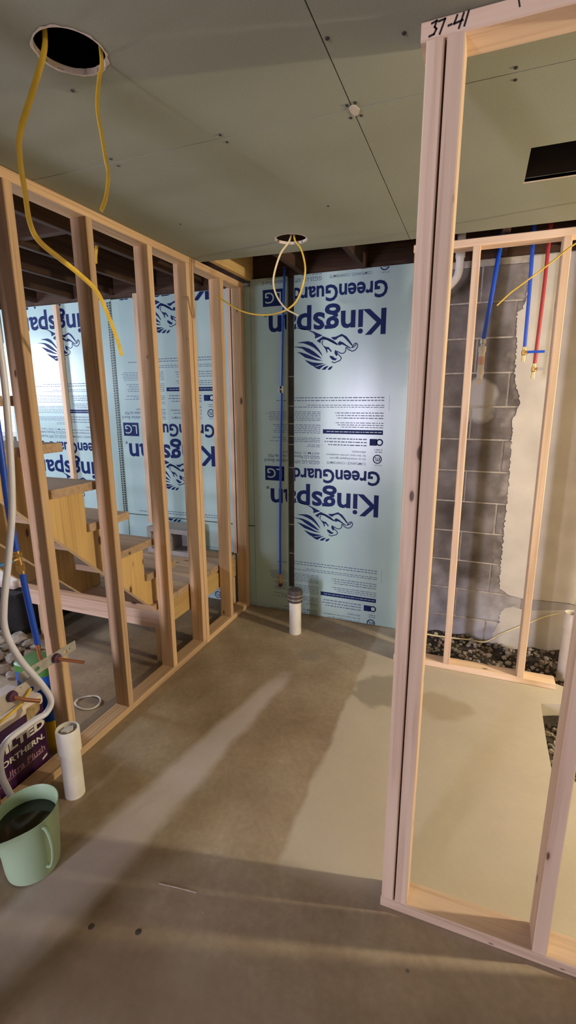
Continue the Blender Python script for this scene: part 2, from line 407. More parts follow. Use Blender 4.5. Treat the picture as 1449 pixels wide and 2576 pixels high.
# ---- floor slab with two open trenches
fl = MB()
outer = [(-3.6, -8.5), (5.3, -8.5), (5.3, .25), (-3.6, .25)]
trench = [(1.30, -.30), (1.5, -.325), (1.75, -.31), (2.0, -.33), (2.17, -.36), (2.30, -.42), (2.62, -.40), (2.62, .04), (1.30, .04)]
pit = [(2.06, -.60), (2.16, -.57), (2.42, -.62), (2.5, -1.0), (2.3, -1.18), (2.05, -1.16), (2.052, -.9)]
fl.holed(outer, [trench, pit], -.14, 0)
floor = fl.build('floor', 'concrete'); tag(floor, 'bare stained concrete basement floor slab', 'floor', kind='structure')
box('ground', -3.6, 5.3, -8.5, .25, -.30, -.15, 'soil', floor)

def gravel(name, parent, region, n, zf, r0, r1, seed):
    rnd = random.Random(seed); b = MB()
    for _ in range(n):
        x, y = region(rnd); r = rnd.uniform(r0, r1)
        z = zf(x, y)+r*.3
        pts = []
        for k in range(3):
            for j in range(5):
                a = j*2*PI/5+k*.6; e = (-.5+k*.5)
                q = r*(1.0 if k == 1 else .62)*rnd.uniform(.75, 1.2)
                pts.append((x+q*math.cos(a), y+q*math.sin(a), z+e*r*1.1))
        f = [(0, 4, 3, 2, 1), (10, 11, 12, 13, 14)]
        for k in range(2):
            for j in range(5): f.append((k*5+j, k*5+(j+1) % 5, (k+1)*5+(j+1) % 5, (k+1)*5+j))
        b.add(pts, f)
    o = b.build(name, 'rock2', parent); o['kind'] = 'stuff'
    o.data.materials.append(M['rock']); o.data.materials.append(M['soil'])
    for i, p in enumerate(o.data.polygons): p.material_index = (i//12) * 7 % 5 % 3
    return o
def heap(name, parent, x0, x1, y0, y1, zf, nx, ny):
    v = [(x0+(x1-x0)*i/nx, y0+(y1-y0)*j/ny, zf(x0+(x1-x0)*i/nx, y0+(y1-y0)*j/ny)) for j in range(ny+1) for i in range(nx+1)]
    f = [(j*(nx+1)+i, j*(nx+1)+i+1, (j+1)*(nx+1)+i+1, (j+1)*(nx+1)+i) for j in range(ny) for i in range(nx)]
    return mobj(name, v, f, 'soil', parent, True)
def zt(x, y): return -.045+.05*math.sin(x*9+y*5)*.4+.055*max(0, (y+.25)/.3)+.012*math.sin(x*31+y*17)
def zp(x, y): return -.07+.03*math.sin(x*13)*math.sin(y*11)
dirt1 = heap('trench_dirt', floor, 1.29, 2.63, -.43, .045, zt, 44, 16)
dirt2 = heap('pit_dirt', floor, 2.03, 2.52, -1.2, -.55, zp, 20, 24)
gravel('trench_gravel', floor, lambda r: (r.uniform(1.32, 2.6), r.uniform(-.29, .02)), 560, zt, .006, .019, 3)
gravel('pit_gravel', floor, lambda r: (r.uniform(2.07, 2.45), r.uniform(-1.12, -.64)), 240, zp, .008, .02, 4)

for x, y in ((.594, -2.399), (.744, -2.358)):
    MB().lathe([(.0001, .0016), (.008, .0016), (.010, .0002), (.010, -.004)], (x, y, 0), 14).build('floor_plug', 'rubber', floor, True)
o = MB().tube([(.710, -2.205, .0008), (.775, -2.195, .0008), (.850, -2.185, .0008)], .0016, 6).build('mortar_streak', 'mortar', floor)
# ---- ceiling: drywall boards, joists, subfloor
ceil = thing('ceiling', 'grey green drywall ceiling with bare joists past its edges', 'ceiling', (0, 0, H), kind='structure')
def circle(cx, cy, r, n=40, jit=0.0, rnd=random.Random(5)):
    return [(cx+(r+rnd.uniform(-jit, jit))*math.cos(2*PI*k/n), cy+(r+rnd.uniform(-jit, jit))*math.sin(2*PI*k/n)) for k in range(n)]
HOLE1 = (.652, -2.207, .079); HOLE2 = (.65, -.755, .080)
DUCT = (1.703, 2.06, -1.315, -1.045)
g = .0016; XS = 1.2137; YS = [-.525, -1.741, -2.96, -4.18, -5.4, -6.62, -8.35]
panels = []
for i in range(6):
    y1, y0 = YS[i]-.0006*(i > 0), YS[i+1]+.0006
    for (x0, x1) in ((-.089, XS-g), (XS+g, 3.65), (3.655, 5.25)):
        holes = []
        if i == 0 and x0 < 0: holes = [circle(*HOLE2, 44, .0012)]
        if i == 1 and x0 < 0: holes = [circle(*HOLE1, 52, .0016)]
        if i == 0 and 1 < x0 < 2: holes = [[(DUCT[0], DUCT[2]), (DUCT[1], DUCT[2]), (DUCT[1], DUCT[3]), (DUCT[0], DUCT[3])]]
        dz = [0, .0008, -.0006, .0004, 0, 0][i]
        y1p = y1 if i else (y1-.045 if x0 < 0 else y1)
        o = MB().holed([(x0, y0), (x1, y0), (x1, y1 if x0 > 0 else y1), (x0, y1p)], holes, H+dz, H+.0127+dz).build('drywall_panel', 'drywall', ceil)
        panels.append(o)
# torn paper rims round the light cut-outs
for (cx, cy, r), pn in ((HOLE1, panels[3]), (HOLE2, panels[0])):
    rr = random.Random(9); v = []; f = []; n = 44
    for k in range(n):
        a = 2*PI*k/n; q = r+rr.uniform(.003, .009)
        v += [(cx+r*math.cos(a), cy+r*math.sin(a), H-.0005), (cx+q*math.cos(a), cy+q*math.sin(a), H-.0002), (cx+r*.985*math.cos(a), cy+r*.985*math.sin(a), H+.012)]
    for k in range(n):
        a, b_ = 3*k, 3*((k+1) % n)
        f += [(a, b_, b_+1, a+1), (a, a+2, b_+2, b_)]
    mobj('torn_paper_rim', v, f, 'packwhite', pn)
# pale cut edge of the duct opening
box('cut_edge', DUCT[0]-.004, DUCT[1], DUCT[3], DUCT[3]+.011, H-.0006, H+.011, 'packwhite', panels[1])
def screw(x, y, pn):
    b = MB().lathe([(.0001, H-.0022), (.0045, H-.002), (.0052, H-.0004), (.0052, H+.001)], (x, y, 0), 8); return b.build('screw', 'screw', pn)
def panel_at(x, y):
    i = next(k for k in range(6) if YS[k+1] <= y <= YS[k]); return panels[i*3+(0 if x < XS else 1 if x < 3.65 else 2)]
for x, y in [(1.226, -2.028), (1.39, -1.98), (1.63, -1.762), (1.632, -1.712), (.802, -1.760), (.802, -1.716), (.383, -1.764), (.374, -1.716), (1.199, -1.702), (1.204, -1.764), (1.228, -1.768), (1.230, -1.702), (.547, -2.095), (.95, -1.1), (.25, -1.15), (2.05, -1.76), (2.05, -1.72)]:
    screw(x, y, panel_at(x, y))
MB().prism([(1.205, -1.752), (1.216, -1.762), (1.226, -1.757), (1.233, -1.735), (1.224, -1.712), (1.212, -1.708), (1.206, -1.724)], .002, lambda a, b, d: (a, b, H-.0002-d)).build('joint_compound_dab', 'spackle', panels[1])
for k in range(-9, 13):
    x = .45+.4064*k
    if -3.4 < x < 5.2:
        new = (k == -1)
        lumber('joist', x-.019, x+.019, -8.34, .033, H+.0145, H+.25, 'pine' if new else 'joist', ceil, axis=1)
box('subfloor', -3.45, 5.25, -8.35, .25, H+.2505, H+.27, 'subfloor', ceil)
# bridging between the joists over the stairs, a dark beam over the stair well
for (x, y) in ((-.56, -1.2), (-.97, -1.2), (-1.38, -1.2), (-1.79, -1.2)):
    lumber('bridging', x-.19, x+.19, y, y+.038, H+.03, H+.20, 'joist', ceil, axis=0)

# ---- back wall: block work behind the foam
wb = thing('wall_back', 'grey concrete block wall partly skimmed with pale coat', 'wall', (1.2, .05, 0), kind='structure')
BY = .036
box('mortar_bed', -.05, 5.25, BY+.004, .24, -.14, 2.438, 'mortar', wb)
box('wall_core', -2.42, -.05, .035, .24, -.14, 2.40, 'plaster', wb)
lumber('rim_joist', -3.4, 5.24, .034, .072, 2.447, H+.249, 'joist', wb, axis=0)
box('sill_plate', -2.42, -.05, .034, .20, 2.401, 2.4465, 'joist', wb)
box('sill_plate', -.05, 5.25, .036, .22, 2.4385, 2.4465, 'joist', wb)
box('sill_plate', -3.45, -2.42, .0, .22, 2.4405, 2.4465, 'joist', wb)
box('wall_core', -3.45, -2.42, .0, .24, -.14, 1.30, 'plaster', wb)
box('wall_core', -3.45, -2.42, .0, .24, 2.14, 2.44, 'plaster', wb)
box('wall_core', -3.45, -3.32, .0, .24, 1.30, 2.14, 'plaster', wb)
bw, bh = .397, .194
bv = []
e = .004
blk = None
for c in range(-1, 13):
    z0 = -.048+.2044*c+.005 if False else -.0485+.2044*c
    off = 1.568 if (c % 2 == 1) else 1.77
    for k in range(-5, 7):
        x0 = off+.4064*k+.005
        if x0+bw < -.05 or x0 > 4.2: continue
        if z0+bh+.005 > 2.45: continue
        if blk is None:
            a, h_, d_ = bw, bh, .05
            ring = [(0, 0), (a, 0), (a, h_), (0, h_)]
            v = [(e, 0, e), (a-e, 0, e), (a-e, 0, h_-e), (e, 0, h_-e), (0, e, 0), (a, e, 0), (a, e, h_), (0, e, h_), (0, d_, 0), (a, d_, 0), (a, d_, h_), (0, d_, h_)]
            f = [(0, 1, 2, 3)]+[(i, (i+1) % 4, (i+1) % 4+4, i+4) for i in range(4)]+[(i+4, (i+1) % 4+4, (i+1) % 4+8, i+8) for i in range(4)]
            blk = mobj('block', v, f, 'block'); o = blk
        else:
            o = blk.copy(); COL.objects.link(o); o.parent = None
        o.matrix_parent_inverse = Matrix.Identity(4)
        o.location = (x0, BY+random.uniform(-.0012, .0012)-.002, z0+.005)
        setp(o, wb)
# pale skim coat with a ragged edge, and the bare band through it
rr = random.Random(21)
def ragged(pts, amp, step=.011):
    out = []
    for (a, b), (c, d) in zip(pts, pts[1:]):
        n = max(1, int(math.hypot(c-a, d-b)/step))
        for k in range(n):
            t = k/n; out.append((a+(c-a)*t+rr.uniform(-amp, amp)*.6, b+(d-b)*t+rr.uniform(-amp, amp)*.3))
    out.append(pts[-1]); return out
edge_up = ragged([(1.83, 2.43), (1.822, 2.25), (1.805, 2.15), (1.775, 2.13), (1.785, 2.03), (1.80, 1.74), (1.845, 1.62), (1.812, 1.5), (1.822, 1.28), (1.828, .975), (1.829, .63), (1.835, .40)], .010)
low = ragged([(1.835, .40), (1.90, .362), (1.97, .352), (2.25, .362), (2.30, .35), (4.2, .35)], .006)
MB().prism(edge_up+low[1:]+[(4.2, 2.44)], .0025, lambda a, b, d: (a, BY-.003-d, b)).build('skim_coat', 'parge', wb)
e2 = ragged([(1.80, -.1), (1.82, .06), (1.86, .16), (1.85, .20), (1.875, .262)], .012)
t2 = ragged([(1.875, .262), (1.93, .285), (2.0, .27), (2.27, .318), (2.4, .31), (4.2, .31)], .006)
MB().prism(e2+t2[1:]+[(4.2, -.1)], .0025, lambda a, b, d: (a, BY-.003-d, b)).build('skim_coat', 'parge', wb)

# ---- outer shell, mostly out of view
ww = thing('wall_west', 'bare grey far wall beside the stairs', 'wall', (-3.45, -3, 0), kind='structure')
for q in ((-8.5, -1.85, -.14, H+.25), (-.75, .24, -.14, H+.25), (-1.85, -.75, -.14, 1.42), (-1.85, -.75, 2.28, H+.25)):
    box('wall_core', -3.6, -3.42, q[0], q[1], q[2], q[3], 'plaster', ww)
we = box('wall_east', 5.25, 5.4, -8.5, .24, -.14, H+.25, 'plaster'); tag(we, 'bare grey side wall beyond the work light', 'wall', kind='structure')
ws = thing('wall_south', 'bare grey wall with a glazed door behind the viewer', 'wall', (0, -8.4, 0), kind='structure')
for q in ((-3.6, -1.17, -.14, H+.25), (-.43, 5.4, -.14, H+.25), (-1.17, -.43, 2.05, H+.25)):
    box('wall_core', q[0], q[1], -8.5, -8.35, q[2], q[3], 'plaster', ws)
d1 = thing('door_1', 'narrow glazed garden door with pale frame behind the viewer', 'door', (-.8, -8.4, 0), kind='structure')
fr = MB()
for x in (-1.17, -.47): fr.box(x, x+.04, -8.45, -8.39, 0, 2.05)
for z in (0, 2.01): fr.box(-1.13, -.47, -8.45, -8.39, z, z+.04)
fr.build('door_frame', 'frame', d1)
box('pane', -1.13, -.47, -8.425, -8.419, .04, 2.01, 'glass', d1)
def window(name, label, axis, a0, a1, z0, z1, c):
    t = thing(name, label, 'window', ((a0+a1)/2, c, z0) if axis == 'x' else (c, (a0+a1)/2, z0), kind='structure')
    b = MB()
    def bx(p, q, r, s_, d=.03):
        (b.box(p, q, c-d, c+d, r, s_) if axis == 'x' else b.box(c-d, c+d, p, q, r, s_))
    bx(a0, a0+.04, z0, z1); bx(a1-.04, a1, z0, z1); bx(a0+.04, a1-.04, z0, z0+.04); bx(a0+.04, a1-.04, z1-.04, z1)
    b.build('window_frame', 'frame', t)
    (box('pane', a0+.04, a1-.04, c-.003, c+.003, z0+.04, z1-.04, 'glass', t) if axis == 'x' else box('pane', c-.003, c+.003, a0+.04, a1-.04, z0+.04, z1-.04, 'glass', t))
window('window_1', 'bright small basement window past the foam boards', 'x', -3.32, -2.42, 1.30, 2.14, .10)
window('window_2', 'small daylight window high on the wall by the stairs', 'y', -1.85, -.75, 1.42, 2.28, -3.51)

# ---- framed partitions
tk = .038; dp = .089
wl = thing('wall_left', 'open stud partition along the stairs with top and bottom plates', 'wall', (-.045, -1.2, 0), kind='structure')
lumber('bottom_plate', -dp, 0, -3.08, -.684, 0, tk, 'stud', wl)
lumber('bottom_plate', -dp, 0, -.681, -.002, 0, tk, 'stud', wl)
lumber('top_plate', -dp, 0, -3.08, -.684, H-tk, H-.0005, 'stud', wl)
lumber('top_plate', -dp+.002, .002, -.681, -.002, H-tk, H-.0005, 'stud', wl)
for y in (-3.078, -2.67, -2.265, -1.873, -1.483, -1.070, -.724, -.6805, -.327, -.040):
    lumber('stud', -dp, 0, y, y+tk, tk, H-tk, 'stud', wl, lean=(0, 0))

YF = -2.0
wp = thing('wall_right', 'open stud partition in the foreground with doubled end studs', 'wall', (2, YF+.045, 0), kind='structure')
lumber('bottom_plate', 1.440, 4.2, YF, YF+dp, 0, tk, 'stud_pale', wp)
tp = lumber('top_plate', 1.430, 4.2, YF, YF+dp, H-tk, H-.0005, 'stud_pale', wp)
lumber('stud', 1.4425, 1.4805, YF, YF+dp, tk, H-tk, 'stud_pale', wp)
lumber('stud', 1.4855, 1.5235, YF, YF+dp, tk, H-tk, 'stud_pale', wp)
for x in (1.889, 2.295, 2.70, 3.11, 3.52, 3.92): lumber('stud', x, x+.039, YF, YF+dp, tk, H-tk, 'stud_pale', wp)
lumber('sheathing_panel', 2.06, 4.2, YF-.0125, YF-.0005, .01, H-.01, 'parge', wp, axis=2)  # unseen board added to keep lamp light off the foreground floor
shade_post = thing('support_column', 'round steel support column beside the viewer', 'column', (.33, -3.4, 0))  # unseen column added to cast a dark band on the floor
MB().lathe([(.045, .012), (.045, H-.012)], (.33, -3.4, 0), 20).build('column', 'galv', shade_post, True)
box('base_plate', .25, .41, -3.48, -3.32, 0, .012, 'galv', shade_post); box('cap_plate', .25, .41, -3.48, -3.32, H-.0125, H-.0005, 'galv', shade_post)
Y2 = -.43
wr = thing('wall_rear', 'pale stud partition in front of the block wall', 'wall', (1.7, Y2+.045, 0), kind='structure')
lumber('bottom_plate', 1.228, 2.150, Y2, Y2+dp, .0005, tk, 'stud_pale', wr)
lumber('top_plate', 1.222, 4.2, Y2, Y2+dp, H-tk, H-.0008, 'stud_pale', wr)
for x0, x1 in ((1.233, 1.226), (1.530, 1.518), (1.946, 1.926)):
    ln = math.atan2(x1-x0, H-2*tk)
    lumber('stud', (x0+x1)/2, (x0+x1)/2+tk, Y2, Y2+dp, tk+.0005, H-tk-.001, 'stud_pale', wr, lean=(0, ln))
for x in (2.40, 2.80, 3.2, 3.6): lumber('stud', x, x+tk, Y2, Y2+dp, 0, H-tk, 'stud_pale', wr)
wf = thing('wall_stair', 'loose studs standing against the foam behind the stairs', 'wall', (-.9, -.02, .44), kind='structure')
for x0, z0, z1 in ((-1.735, .0, 2.40), (-.925, .62, 2.425), (-.530, .445, 2.425), (-.118, .445, 2.40)):
    lumber('stud', x0, x0+.042, -.040, -.0015, z0, z1, 'stud_pale', wf)
# marker writing on the front of the foreground top plate
def strokes(polys, wid, mapf, th=.0006):
    b = MB()
    for p in polys:
        for (a, c), (d_, e_) in zip(p, p[1:]):
            L = math.hypot(d_-a, e_-c) or 1e-6; nx, ny = -(e_-c)/L*wid/2, (d_-a)/L*wid/2; tx, ty = (d_-a)/L*wid*.4, (e_-c)/L*wid*.4
            b.prism([(a+nx-tx, c+ny-ty), (a-nx-tx, c-ny-ty), (d_-nx+tx, e_-ny+ty), (d_+nx+tx, e_+ny+ty)], th, mapf)
    return b
wr37 = [[(0, .9), (.30, 1.0), (.18, .60), (.30, .42), (.16, .08), (-.12, .0)], [(.42, .92), (.80, .98), (.52, .0)], [(1.02, .42), (1.22, .46)],
        [(1.52, 1.0), (1.36, .45), (1.86, .55)], [(1.90, 1.05), (1.66, .05)], [(2.18, 1.1), (1.98, .12)]]
strokes([[(1.452+a*.034, H-.031+b_*.025) for a, b_ in p] for p in wr37], .0040, lambda a, b, d: (a, YF-.0002-d, b)).build('marker_writing', 'marker', tp)
strokes([[(1.6205, H-.004), (1.6245, H-.02)]], .003, lambda a, b, d: (a, YF-.0002-d, b)).build('marker_tick', 'marker', tp)

# ================================================================ FOAM BOARDS
FILL = [[(0.353,0.902),(0.395,0.892),(0.432,0.884),(0.484,0.873),(0.522,0.854),(0.535,0.837),(0.533,0.817),(0.545,0.821),(0.588,0.835),(0.555,0.85),(0.514,0.867),(0.473,0.881),(0.432,0.889),(0.395,0.896)],
[(0.546,0.802),(0.591,0.83),(0.636,0.814),(0.666,0.799),(0.696,0.775),(0.687,0.773),(0.659,0.788),(0.626,0.803),(0.596,0.811),(0.576,0.803),(0.574,0.785)],
[(0.646,0.821),(0.681,0.823),(0.722,0.839),(0.754,0.822),(0.777,0.794),(0.798,0.764),(0.79,0.761),(0.77,0.783),(0.745,0.808),(0.725,0.824),(0.7,0.818),(0.681,0.803),(0.666,0.804)],
[(0.694,0.78),(0.708,0.794),(0.731,0.785),(0.751,0.77),(0.785,0.748),(0.783,0.742),(0.751,0.76),(0.726,0.772),(0.702,0.766)],
[(0.403,0.796),(0.443,0.801),(0.484,0.803),(0.515,0.794),(0.538,0.775),(0.562,0.749),(0.582,0.72),(0.59,0.701),(0.557,0.735),(0.526,0.759),(0.489,0.777),(0.453,0.79)],
[(0.356,0.771),(0.411,0.77),(0.453,0.767),(0.495,0.753),(0.531,0.731),(0.562,0.707),(0.585,0.685),(0.547,0.698),(0.511,0.713),(0.474,0.733),(0.443,0.755),(0.411,0.764)],
[(0.401,0.734),(0.432,0.732),(0.474,0.719),(0.511,0.704),(0.547,0.686),(0.593,0.671),(0.547,0.674),(0.506,0.684),(0.464,0.696),(0.443,0.711),(0.422,0.726)],
[(0.459,0.684),(0.485,0.674),(0.516,0.664),(0.557,0.658),(0.604,0.654),(0.568,0.644),(0.537,0.637),(0.511,0.643),(0.485,0.66)],
[(0.519,0.64),(0.547,0.635),(0.583,0.643),(0.619,0.649),(0.594,0.636),(0.568,0.615),(0.548,0.621)],
[(0.584,0.613),(0.604,0.631),(0.634,0.639),(0.624,0.626),(0.609,0.612)],[(0.627,0.612),(0.639,0.628),(0.664,0.636),(0.655,0.62),(0.642,0.61)],
[(0.587,0.775),(0.612,0.761),(0.632,0.759),(0.655,0.731),(0.648,0.726),(0.632,0.744),(0.62,0.746),(0.625,0.732),(0.62,0.718),(0.612,0.742)],
[(0.639,0.703),(0.661,0.699),(0.679,0.685),(0.694,0.684),(0.679,0.67),(0.659,0.675),(0.643,0.69)],[(0.677,0.74),(0.69,0.73),(0.699,0.711),(0.688,0.697),(0.673,0.717)]]
LINES = [[(0.756,0.754),(0.768,0.738),(0.796,0.726),(0.815,0.732),(0.829,0.748),(0.832,0.765),(0.822,0.777),(0.809,0.773),(0.791,0.748)],[(0.79,0.748),(0.809,0.755),(0.822,0.77)],
[(0.698,0.712),(0.711,0.699),(0.723,0.686),(0.714,0.67),(0.691,0.662),(0.672,0.655),(0.655,0.664)],[(0.69,0.73),(0.718,0.715),(0.737,0.715),(0.751,0.728),(0.752,0.754)],[(0.591,0.811),(0.616,0.81),(0.654,0.79),(0.694,0.77)],[(0.589,0.774),(0.584,0.785),(0.591,0.803)]]

class Ink:
    """flat print on the foam: points in wall coordinates (x, z); print stands upside down"""
    def __init__(s): s.v = []; s.f = []
    def add(s, v, f):
        k = len(s.v); s.v += v; s.f += [tuple(i+k for i in q) for q in f]
    def text(s, body, x0, x1, z0, z1, bold=0.0):
        v, f = T(body, bold); s.add([(x1-a*(x1-x0), z1-b*(z1-z0)) for a, b in v], f)
    def poly(s, p):
        t = tessellate_polygon([[Vector((a, b, 0)) for a, b in p]]); s.add(list(p), [tuple(q) for q in t])
    def rect(s, x0, x1, z0, z1): s.add([(x0, z0), (x1, z0), (x1, z1), (x0, z1)], [(0, 1, 2, 3)])
    def line(s, p, w_):
        for (a, c), (d, e_) in zip(p, p[1:]):
            L = math.hypot(d-a, e_-c) or 1e-6; nx, ny = -(e_-c)/L*w_/2, (d-a)/L*w_/2
            s.add([(a+nx, c+ny), (a-nx, c-ny), (d-nx, e_-ny), (d+nx, e_+ny)], [(0, 1, 2, 3)])
    def ring(s, cx, cz, r0, r1, n=24):
        v = [(cx+r*math.cos(2*PI*k/n), cz+r*math.sin(2*PI*k/n)) for k in range(n) for r in (r0, r1)]
        s.add(v, [(2*k, 2*k+1, 2*((k+1) % n)+1, 2*((k+1) % n)) for k in range(n)])
    def para(s, x0, x1, z0, z1, rows, rnd, ragl=.25):
        h = (z1-z0)/rows
        for k in range(rows):
            z = z1-(k+.5)*h; x = x1; end = x0+(x1-x0)*rnd.uniform(0, ragl)
            while x > end:
                L = rnd.uniform(.010, .034); s.rect(max(end, x-L), x, z-h*.16, z+h*.16); x -= L+.006
    def build(s, name, m, parent, dx, dzs, clips, y):
        for dz in dzs: s.one(name, m, parent, dx, dz, clips, y)
    def one(s, name, m, parent, dx, dz, clips, y):
        out = bpy.data.meshes.new(name); parts = []
        for clip in clips:
            p = s.clipped(dx, dz, clip, y)
            if p: parts.append(p)
        if not parts: return
        V = []; F = []
        for v, f in parts:
            k = len(V); V += v; F += [tuple(i+k for i in q) for q in f]
        out.from_pydata(V, [], F); out.materials.append(M[m])
        o = bpy.data.objects.new(name, out); COL.objects.link(o); setp(o, parent)
        if name in ('fine_print', 'bar_lettering', 'edge_print', 'print_bar', 'lion_emblem'): o['kind'] = 'stuff'
        return o
    def clipped(s, dx, dz, clip, y):
        bm = bmesh.new()
        if True:
            vs = [bm.verts.new((a+dx, y, b+dz)) for a, b in s.v]
            for q in s.f:
                try: bm.faces.new([vs[i] for i in q])
                except ValueError: pass
        x0, x1, z0, z1 = clip
        for co, no in (((x0, 0, 0), (-1, 0, 0)), ((x1, 0, 0), (1, 0, 0)), ((0, 0, z0), (0, 0, -1)), ((0, 0, z1), (0, 0, 1))):
            bmesh.ops.bisect_plane(bm, geom=bm.verts[:]+bm.edges[:]+bm.faces[:], plane_co=co, plane_no=no, clear_outer=True)
        for fc in bm.faces:
            if fc.normal.y > 0: fc.normal_flip()
        bm.verts.index_update(); bm.verts.ensure_lookup_table()
        r = ([tuple(v.co) for v in bm.verts], [tuple(v.index for v in fc.verts) for fc in bm.faces]) if bm.faces else None
        bm.free(); return r
i_brand = Ink(); i_brand.text('Kingspan', .192, 1.012, .824, 1.033, .022); i_brand.text('®', .158, .180, .975, .998, .01)
i_prod = Ink(); i_prod.text('GreenGuard', .374, 1.015, 1.046, 1.150, .026)
i_box = Ink(); i_box.rect(.150, .304, 1.043, 1.152)
i_lg = Ink(); i_lg.text('LG', .168, .286, 1.062, 1.134, .0)
i_lion = Ink()
for p in FILL: i_lion.poly(p)
for p in LINES: i_lion.line(p, .006)
i_bar = Ink(); i_bar.rect(.599, 1.022, 1.400, 1.430); i_bar.rect(.934, .985, 1.326, 1.371); i_bar.ring(1.002, 1.349, .015, .024)
i_bar.ring(.991, 1.234, .024, .031); i_bar.text('ETL', .972, 1.010, 1.222, 1.246, .03)
i_bart = Ink(); i_bart.para(.62, 1.012, 1.409, 1.421, 1, random.Random(3), .03)
i_fine = Ink(); r_ = random.Random(12)
i_fine.text('GG25-LG XPS Insulation Board', .147, .577, 1.180, 1.206, .006)
i_fine.text('GG25-LG Panneau Isolant de PSX', .173, .577, 1.217, 1.241, .006)
i_fine.text('ASTM C 578: Type', .294, .578, 1.250, 1.270, .006)
i_fine.text('COMPLIANCE / CONFORMITÉ', .631, .912, 1.184, 1.206, .004)
i_fine.text('Go to www.kingspan-gg.com', .654, .911, 1.222, 1.240, .006)
i_fine.text('for the most current compliance', .627, .910, 1.246, 1.264, .006)
i_fine.text('information.', .810, .909, 1.270, 1.286, .006)
i_fine.para(.605, .914, 1.313, 1.377, 3, r_, .12)
i_fine.para(.96, 1.023, 1.186, 1.198, 2, r_, .2); i_fine.para(.962, 1.023, 1.276, 1.306, 2, r_, .2)
i_fine.para(.645, 1.021, 1.500, 1.552, 3, r_, .3); i_fine.para(.646, 1.023, 1.440, 1.484, 3, r_, .3)
i_fine.para(.167, .58, 1.484, 1.555, 6, r_, .1); i_fine.para(.202, .581, 1.396, 1.464, 5, r_, .12)
i_fine.para(.157, .578, 1.333, 1.372, 3, r_, .3); i_fine.para(.459, .579, 1.300, 1.324, 2, r_, .3)
i_fine.para(.204, 1.022, 1.618, 1.655, 2, r_, .3); i_fine.para(.264, 1.024, 1.575, 1.602, 2, r_, .3)
i_fine.rect(1.055, 1.0565, 1.56, 1.66)

def foam_board(label, x0, x1, z0, z1, dx, dz, slot=None, dy=0):
    t = thing('foam_board', label, 'foam board', ((x0+x1)/2, .015, z0), group='foam boards on the back wall')
    y0, y1 = dy, .030
    b = MB()
    if slot:
        s0, s1, sz = slot
        b.prism([(x0, z0), (x1, z0), (x1, z1), (s1, z1), (s1+.001, 1.3), (s1+.003, sz), (s0+.004, sz), (s0, 1.3), (s0+.001, z1), (x0, z1)], y1-y0, lambda a, c, d: (a, y0+d, c))
    else:
        b.box(x0, x1, y0, y1, z0, z1)
    b.build('board', 'foam', t)
    cl = (x0+.002, x1-.002, z0+.002, z1-.002); D = [dz-1.22, dz, dz+1.22]
    clips = [cl]
    if slot: clips = [(x0+.002, slot[0]-.001, z0+.002, z1-.002), (slot[1]+.003, x1-.002, z0+.002, z1-.002), (slot[0]-.001, slot[1]+.003, z0+.002, slot[2]-.002)]
    if True:
        c = clips
        i_brand.build('brand_lettering', 'ink', t, dx, D, c, y0-.0006)
        i_prod.build('product_lettering', 'ink', t, dx, D, c, y0-.0006)
        i_box.build('letter_box', 'ink', t, dx, D, c, y0-.0006)
        i_lg.build('box_lettering', 'foam', t, dx, D, c, y0-.0010)
        i_lion.build('lion_emblem', 'ink', t, dx, D, c, y0-.0006)
        i_bar.build('print_bar', 'ink', t, dx, D, c, y0-.0006)
        i_bart.build('bar_lettering', 'foam', t, dx, D, c, y0-.0010)
        i_fine.build('fine_print', 'fineink', t, dx, D, c, y0-.0005)
    return t
SL = (.328, .381, .205)
M['tar'] = plain('dark_brown_tar', (.045, .030, .022), .6, noise=.4, nscale=12)  # dark brown stands in for the shade inside the slit
foam_board('aqua foam board slit for the blue pipe, behind the capped white pipe', .055, 1.272, .004, 2.447, 0, 0, slot=SL)
sb = bpy.data.objects['foam_board']
box('slit_backing', .331, .380, .026, .0298, .21, 2.44, 'tar', sb)  # dark strip in place of the shaded block work behind
for z in (1.79, 1.585, 1.46, 1.37, 1.31, 1.14, .705, .475): box('tape_tie', .332, .379, .0235, .0258, z, z+.007, 'mortar', sb)  # pale mortar joints of the blocks seen through the slit
mid = foam_board('aqua foam board behind the studs and stair landing, middle of the wall', -1.164, .052, .676, 2.405, -1.29, .30, dy=.002)
foam_board('low strip of aqua foam board behind the grey cinder block', -1.164, .052, .004, .668, -1.29, -1.19, dy=.004)
lft = foam_board('aqua foam board nearest the bright window, behind the upper steps', -2.384, -1.169, .004, 2.41, -2.352, .125, dy=.001)
# dotted edge printing down the joint
dash = Ink()
for k in range(86):
    z = .69+k*.0198
    dash.rect(-1.208, -1.196, z, z+.014); dash.rect(-1.184, -1.1695, z+.003, z+.0175); dash.rect(-1.190, -1.188, z, z+.0198)
dash.build('edge_print', 'marker', lft, 0, [0], [(-2.3, -1.1695, .69, 2.40)], .0002)

